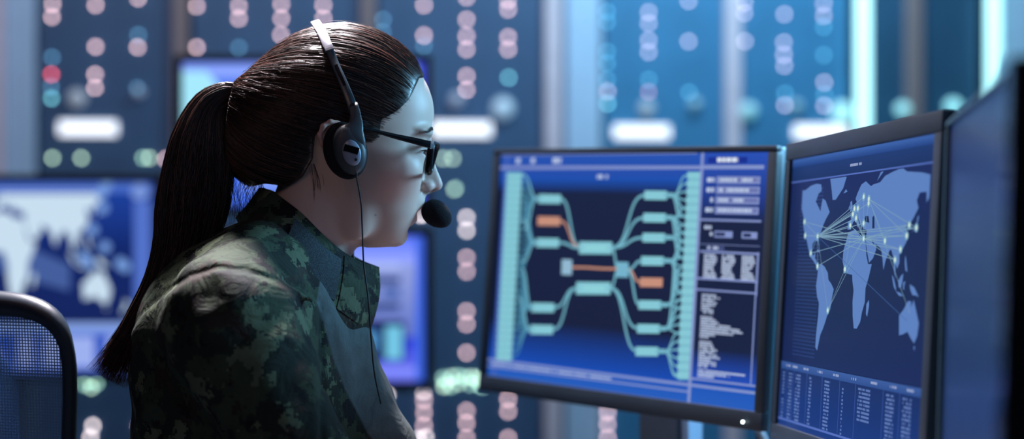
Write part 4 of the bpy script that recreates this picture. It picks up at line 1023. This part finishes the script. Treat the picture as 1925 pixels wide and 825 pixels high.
rack(68, 345, 'server rack with a red light and a white bar behind the left map screen', [(99, 8, 'P'), (98, 32, 'P'), (180, 10, 'P'), (260, -3, 'P'), (260, 66, 'B'), (259, 89, 'P'), (180, 88, 'P'), (98, 108, 'B'), (97, 140, 'R'), (96, 163, 'B'), (97, 185, 'T'), (179, 140, 'P'), (179, 165, 'P'), (258, 166, 'B'),
     (99, 297, 'G'), (153, 297, 'G'), (269, 297, 'g'), (281, 297, 'G'), (312, 299, 'P'), (158, 722, 'g'), (170, 716, 'g'), (182, 720, 'g'), (172, 728, 'G'), (175, 800, 'W'), (170, 822, 'W'), (262, 800, 'P')],
     bar=(112, 220, 241, 26), ghosts=((145, 185, 16, (.25, .3, .42), .5), (262, 174, 8, (.2, .25, .4), .6)), rail=((340, 26, 'rail_dim'),), group=gr)
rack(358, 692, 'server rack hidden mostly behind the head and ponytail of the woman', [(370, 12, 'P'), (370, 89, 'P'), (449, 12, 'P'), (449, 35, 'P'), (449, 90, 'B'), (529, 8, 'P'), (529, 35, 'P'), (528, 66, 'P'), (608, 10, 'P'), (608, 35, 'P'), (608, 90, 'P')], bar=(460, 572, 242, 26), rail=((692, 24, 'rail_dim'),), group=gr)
rack(706, 1022, 'server rack with green light cluster between the woman and the diagram monitor', [(720, 37, 'B'), (719, 61, 'B'), (797, 10, 'P'), (797, 67, 'P'), (797, 86, 'B'), (877, -5, 'P'), (877, 37, 'P'), (877, 68, 'P'), (877, 93, 'P'), (877, 143, 'P'), (877, 169, 'P'), (955, 0, 'P'), (955, 18, 'P'), (955, 70, 'P'), (955, 93, 'P'), (956, 146, 'T'),
     (833, 298, 'G'), (851, 298, 'G'), (854, 356, 'G'), (856, 354, 'g'), (877, 409, 'W'), (877, 433, 'W'), (877, 484, 'P'), (877, 510, 'P'), (877, 585, 'P'), (877, 609, 'P'), (877, 663, 'P'), (791, 404, 'W'), (794, 401, 'W'),
     (833, 710, 'g'), (834, 726, 'G'), (905, 708, 'g'), (906, 726, 'g'), (862, 706, 'g'), (886, 708, 'G'), (838, 716, 'g'), (836, 724, 'G'), (850, 708, 'G'), (862, 720, 'G'), (874, 710, 'g'), (884, 722, 'g'), (894, 712, 'G'), (900, 722, 'g'), (848, 726, 'g'), (796, 735, 'W'), (797, 752, 'P'), (797, 775, 'P'), (797, 799, 'P'), (728, 742, 'W'), (877, 772, 'P'), (877, 795, 'P'), (877, 823, 'P'), (955, 750, 'P'), (955, 773, 'P'), (955, 823, 'P'), (800, 822, 'W'), (785, 825, 'W')],
     bar=(790, 922, 243, 26), ghosts=((945, 204, 20, (.22, .40, .62), .75), (857, 188, 12, (.15, .2, .38), .7)), group=gr)
rack(1132, 1375, 'server rack tinted by teal light with a white bar above the diagram monitor', [(1141, 22, 't'), (1141, 42, 't'), (1141, 97, 't'), (1141, 119, 't'), (1141, 150, 't'), (1142, 172, 'p'), (1142, 195, 'T'), (1219, 23, 'p'), (1219, 44, 'p'), (1219, 76, 'p'), (1219, 98, 'p'), (1219, 150, 't'), (1219, 173, 'r'), (1294, 2, 'p'), (1294, 78, 'p'), (1295, 174, 't'),
     (1142, 775, 'P'), (1142, 797, 'P'), (1142, 822, 'P'), (1300, 800, 'P')], bar=(1154, 1257, 248, 24), ghosts=((1215, 203, 13, (.3, .45, .6), .5), (1305, 195, 10, (.1, .4, .6), .5)), rail=((1375, 30, 'rail'),), face='rack_teal_lit', group=gr)
rack(1391, 1597, 'server rack tinted by teal light beside the tall cyan light tube', [(1399, 5, 'p'), (1399, 25, 'p'), (1400, 78, 'p'), (1474, 27, 'p'), (1473, 80, 'p'), (1473, 103, 'p'), (1474, 124, 'p'), (1475, 176, 't'), (1475, 198, 'p'), (1548, 7, 'p'), (1548, 30, 'p'), (1548, 51, 't'), (1548, 104, 't'), (1549, 155, 'p'), (1549, 178, 't'), (1549, 199, 'p')],
     bar=(1492, 1590, 248, 24), ghosts=((1406, 208, 15, (.15, .6, .75), .7), (1495, 198, 9, (.12, .5, .7), .5), (1582, 212, 20, (.3, .85, .9), .9)), face='rack_teal_lit', group=gr)
rack(1637, 1842, 'dark server rack between the two cyan light tubes', [], ghosts=((1695, 205, 12, (.25, .75, .85), 1.0), (1790, 200, 14, (.25, .8, .9), 1.1)), rail=((1715, 30, 'rail_dim'),), face='rack_far', group=gr)
rack(1882, 2150, 'pale teal server rack at the far edge of the row', [], face='pillar', group=gr)
def pillar(u0, u1, mm, name, depth=.3, fwd=.02):
    a, b = plane_pt(u0), plane_pt(u1); w = (b-a).length; o = MB().box((w/2, depth/2-fwd, 1.5), (w, depth, 2.98), .006).build(name, M[mm], None); o.location = (a.x, a.y, .01); o.rotation_euler = (0, 0, PYAW); setp(o, kind='structure')
pillar(-20, 8, 'rail', 'trim_1'); pillar(10, 66, 'pillar', 'column_1', .35, .0)
pillar(1024, 1054, 'rail', 'trim_2'); pillar(1064, 1130, 'pillar', 'column_2', .35, .0)
M['tube'] = led_mat('cyan_tube', (.42, .93, 1.0), 1.9)
for u, lab in ((1617, 'tall cyan light tube beside the teal-lit server rack'), (1861, 'tall cyan light tube at the far end of the rack row')):
    p = plane_pt(u); r = empty('light_tube', (p.x, p.y, 0), PYAW, label=lab, cat='light')
    MB().lathe([(.021, .06), (.021, 2.9)], (0, -.03, 0), 'z', 16, sx=1.1).build('tube', M['tube'], r, smooth=True)
    for z in (.03, 2.92): MB().box((0, -.02, z), (.07, .07, .06), .004).build('end_cap', M['grey_metal'], r)

# ------------------------------------------------------------------ chairs
def chair(loc, rz, label, tilt=0):
    r = empty('office_chair', loc, rz, label=label, cat='chair', group=None)
    w, zt, zb = .235, 1.02, .56
    def bp(s, t):   # back surface, s -1..1, t 0 bottom .. 1 top
        z = zb+(zt-zb)*t; return Vector((s*w*(1-.10*(1-t)), .04-.05*(s*s)+.03*math.sin(t*3.1)-.02-t*.0, z))
    path = []
    for a in np.linspace(0, 2*math.pi, 72, endpoint=False):
        c, s_ = math.cos(a), math.sin(a); e = .27; path.append(bp(math.copysign(abs(c)**e, c), .5+.5*math.copysign(abs(s_)**e, s_)))
    MB().tube(path, [.0085+.0055*max(0, (p.z-zb)/(zt-zb)-.9)*10 for p in path], 10, closed=True).build('back_frame', M['bezel'], r, smooth=True)
    n = 30; V = []; Fc = []
    for i in range(n+1):
        for j in range(n+1):
            s = -1+2*i/n; t = j/n; x, z = s, 2*t-1   # squircle mapping
            k = (abs(x)**7+abs(z)**7)**(1/7); q = max(abs(x), abs(z)); f_ = q/k if k > 1e-6 else 1; V.append(bp(x*f_*.985, .5+.5*z*f_*.985))
    for i in range(n):
        for j in range(n): Fc.append((i*(n+1)+j, (i+1)*(n+1)+j, (i+1)*(n+1)+j+1, i*(n+1)+j+1))
    make('back_mesh', V, Fc, M['weave'], r)
    make('lumbar_mesh', [Vector((v.x*.74, v.y+.028, .80+(v.z-.80)*.78)) for v in V], Fc, M['weave'], r)
    mb = MB().box((0, -.22, .46), (.48, .46, .07), .03); autosm(mb.build('seat', M['rack_body'], r), 40)
    MB().tube([(0, .05, .62), (0, .08, .5), (0, .0, .42), (0, -.2, .40)], .02, 8).build('back_support', M['black'], r, smooth=True)
    MB().lathe([(.028, .1), (.028, .42)], (0, -.22, 0), n=16).build('gas_column', M['grey_metal'], r, smooth=True)
    for k in range(5):
        a = 2*math.pi*k/5+.3; e = Vector((math.cos(a)*.25, math.sin(a)*.25-.22, .085)); MB().tube([(0, -.22, .11), e], [.026, .016], 8).build('base_arm', M['black'], r)
        MB().lathe([(.028, -.02), (.03, 0), (.028, .02)], (e.x, e.y, .031), 'y', 16).build('caster', M['black'], r)
    return r
Yc = 1.78; chair(((150-962.5)/F*Yc-.242, Yc, 0), R(4), 'black mesh office chair standing behind the woman, empty')
hip = Wd(L(400, 1400, 0)); st = empty('stool', (hip.x, hip.y, 0), YAW, label='backless round stool the woman sits on', cat='stool')
MB().lathe([(.15, .37), (.185, .385), (.19, .41), (.17, .432), (.10, .438)], n=32).build('seat', M['rack_body'], st, smooth=True)
MB().lathe([(.025, .03), (.025, .375)], n=16).build('column', M['grey_metal'], st, smooth=True)
MB().lathe([(.19, 0), (.19, .012), (.06, .035)], n=32).build('base', M['black'], st, smooth=True)

# ------------------------------------------------------------------ room
def slab(name, c, d, m): o = MB().box((0, 0, 0), d).build(name, M[m]); o.location = c; setp(o, kind='structure')
slab('floor', (0, 2.5, -.05), (9, 10, .1), 'floor'); slab('ceiling', (0, 2.5, 3.05), (9, 10, .1), 'ceiling')
slab('wall_back', (0, 7.0, 1.5), (9, .1, 3), 'wall'); slab('wall_front', (0, -2.45, 1.5), (9, .1, 3), 'wall'); slab('wall_left', (-4.45, 2.5, 1.5), (.1, 10, 3), 'wall'); slab('wall_right', (4.45, 2.5, 1.5), (.1, 10, 3), 'wall')

# ------------------------------------------------------------------ light
def area(name, loc, target, size, power, col, sy=None, spread=180):
    l = bpy.data.lights.new(name, 'AREA'); l.energy = power; l.color = col; l.size = size; l.spread = R(spread)
    if sy: l.shape = 'RECTANGLE'; l.size_y = sy
    o = bpy.data.objects.new(name, l); COL.objects.link(o); o.location = loc; o.rotation_euler = (Vector(target)-Vector(loc)).to_track_quat('-Z', 'Y').to_euler(); return o
w = bpy.data.worlds.new('world'); SC.world = w; w.use_nodes = True; w.node_tree.nodes['Background'].inputs[0].default_value = (.3, .5, .8, 1); w.node_tree.nodes['Background'].inputs[1].default_value = .02
area('ceiling_lamp', (-.42, 2.45, 2.85), (-.25, 1.78, 1.3), .35, 44, (.97, .88, .93), spread=70)
area('screen_glow_fill', (1.25, 1.98, 1.62), (-.1, 1.77, 1.18), .4, 10, (.27, .66, 1.0), spread=90)  # unseen fill added to boost the monitors' blue light on the face
area('rack_fill_cool', (-.8, 3.4, 2.9), (-.9, 5.0, 1.0), 1.6, 25, (.78, .85, 1.0), sy=.6)  # unseen cool fill added to brighten the rack row
area('rack_fill_teal', (.75, 4.0, 2.7), (.55, 5.1, 1.5), .9, 36, (.42, .80, 1.0), sy=.4)  # unseen teal light added, since the tubes barely reach the rack fronts
area('room_lamp', (-1.2, -.6, 2.7), (-.2, 1.8, 1.1), 1.0, 5.5, (1.0, .62, .58))
area('blue_fill', (.9, -.6, 2.5), (.3, 1.6, 1.0), 1.2, 5, (.25, .55, 1.0))  # unseen blue fill added to bring out the chair mesh threads
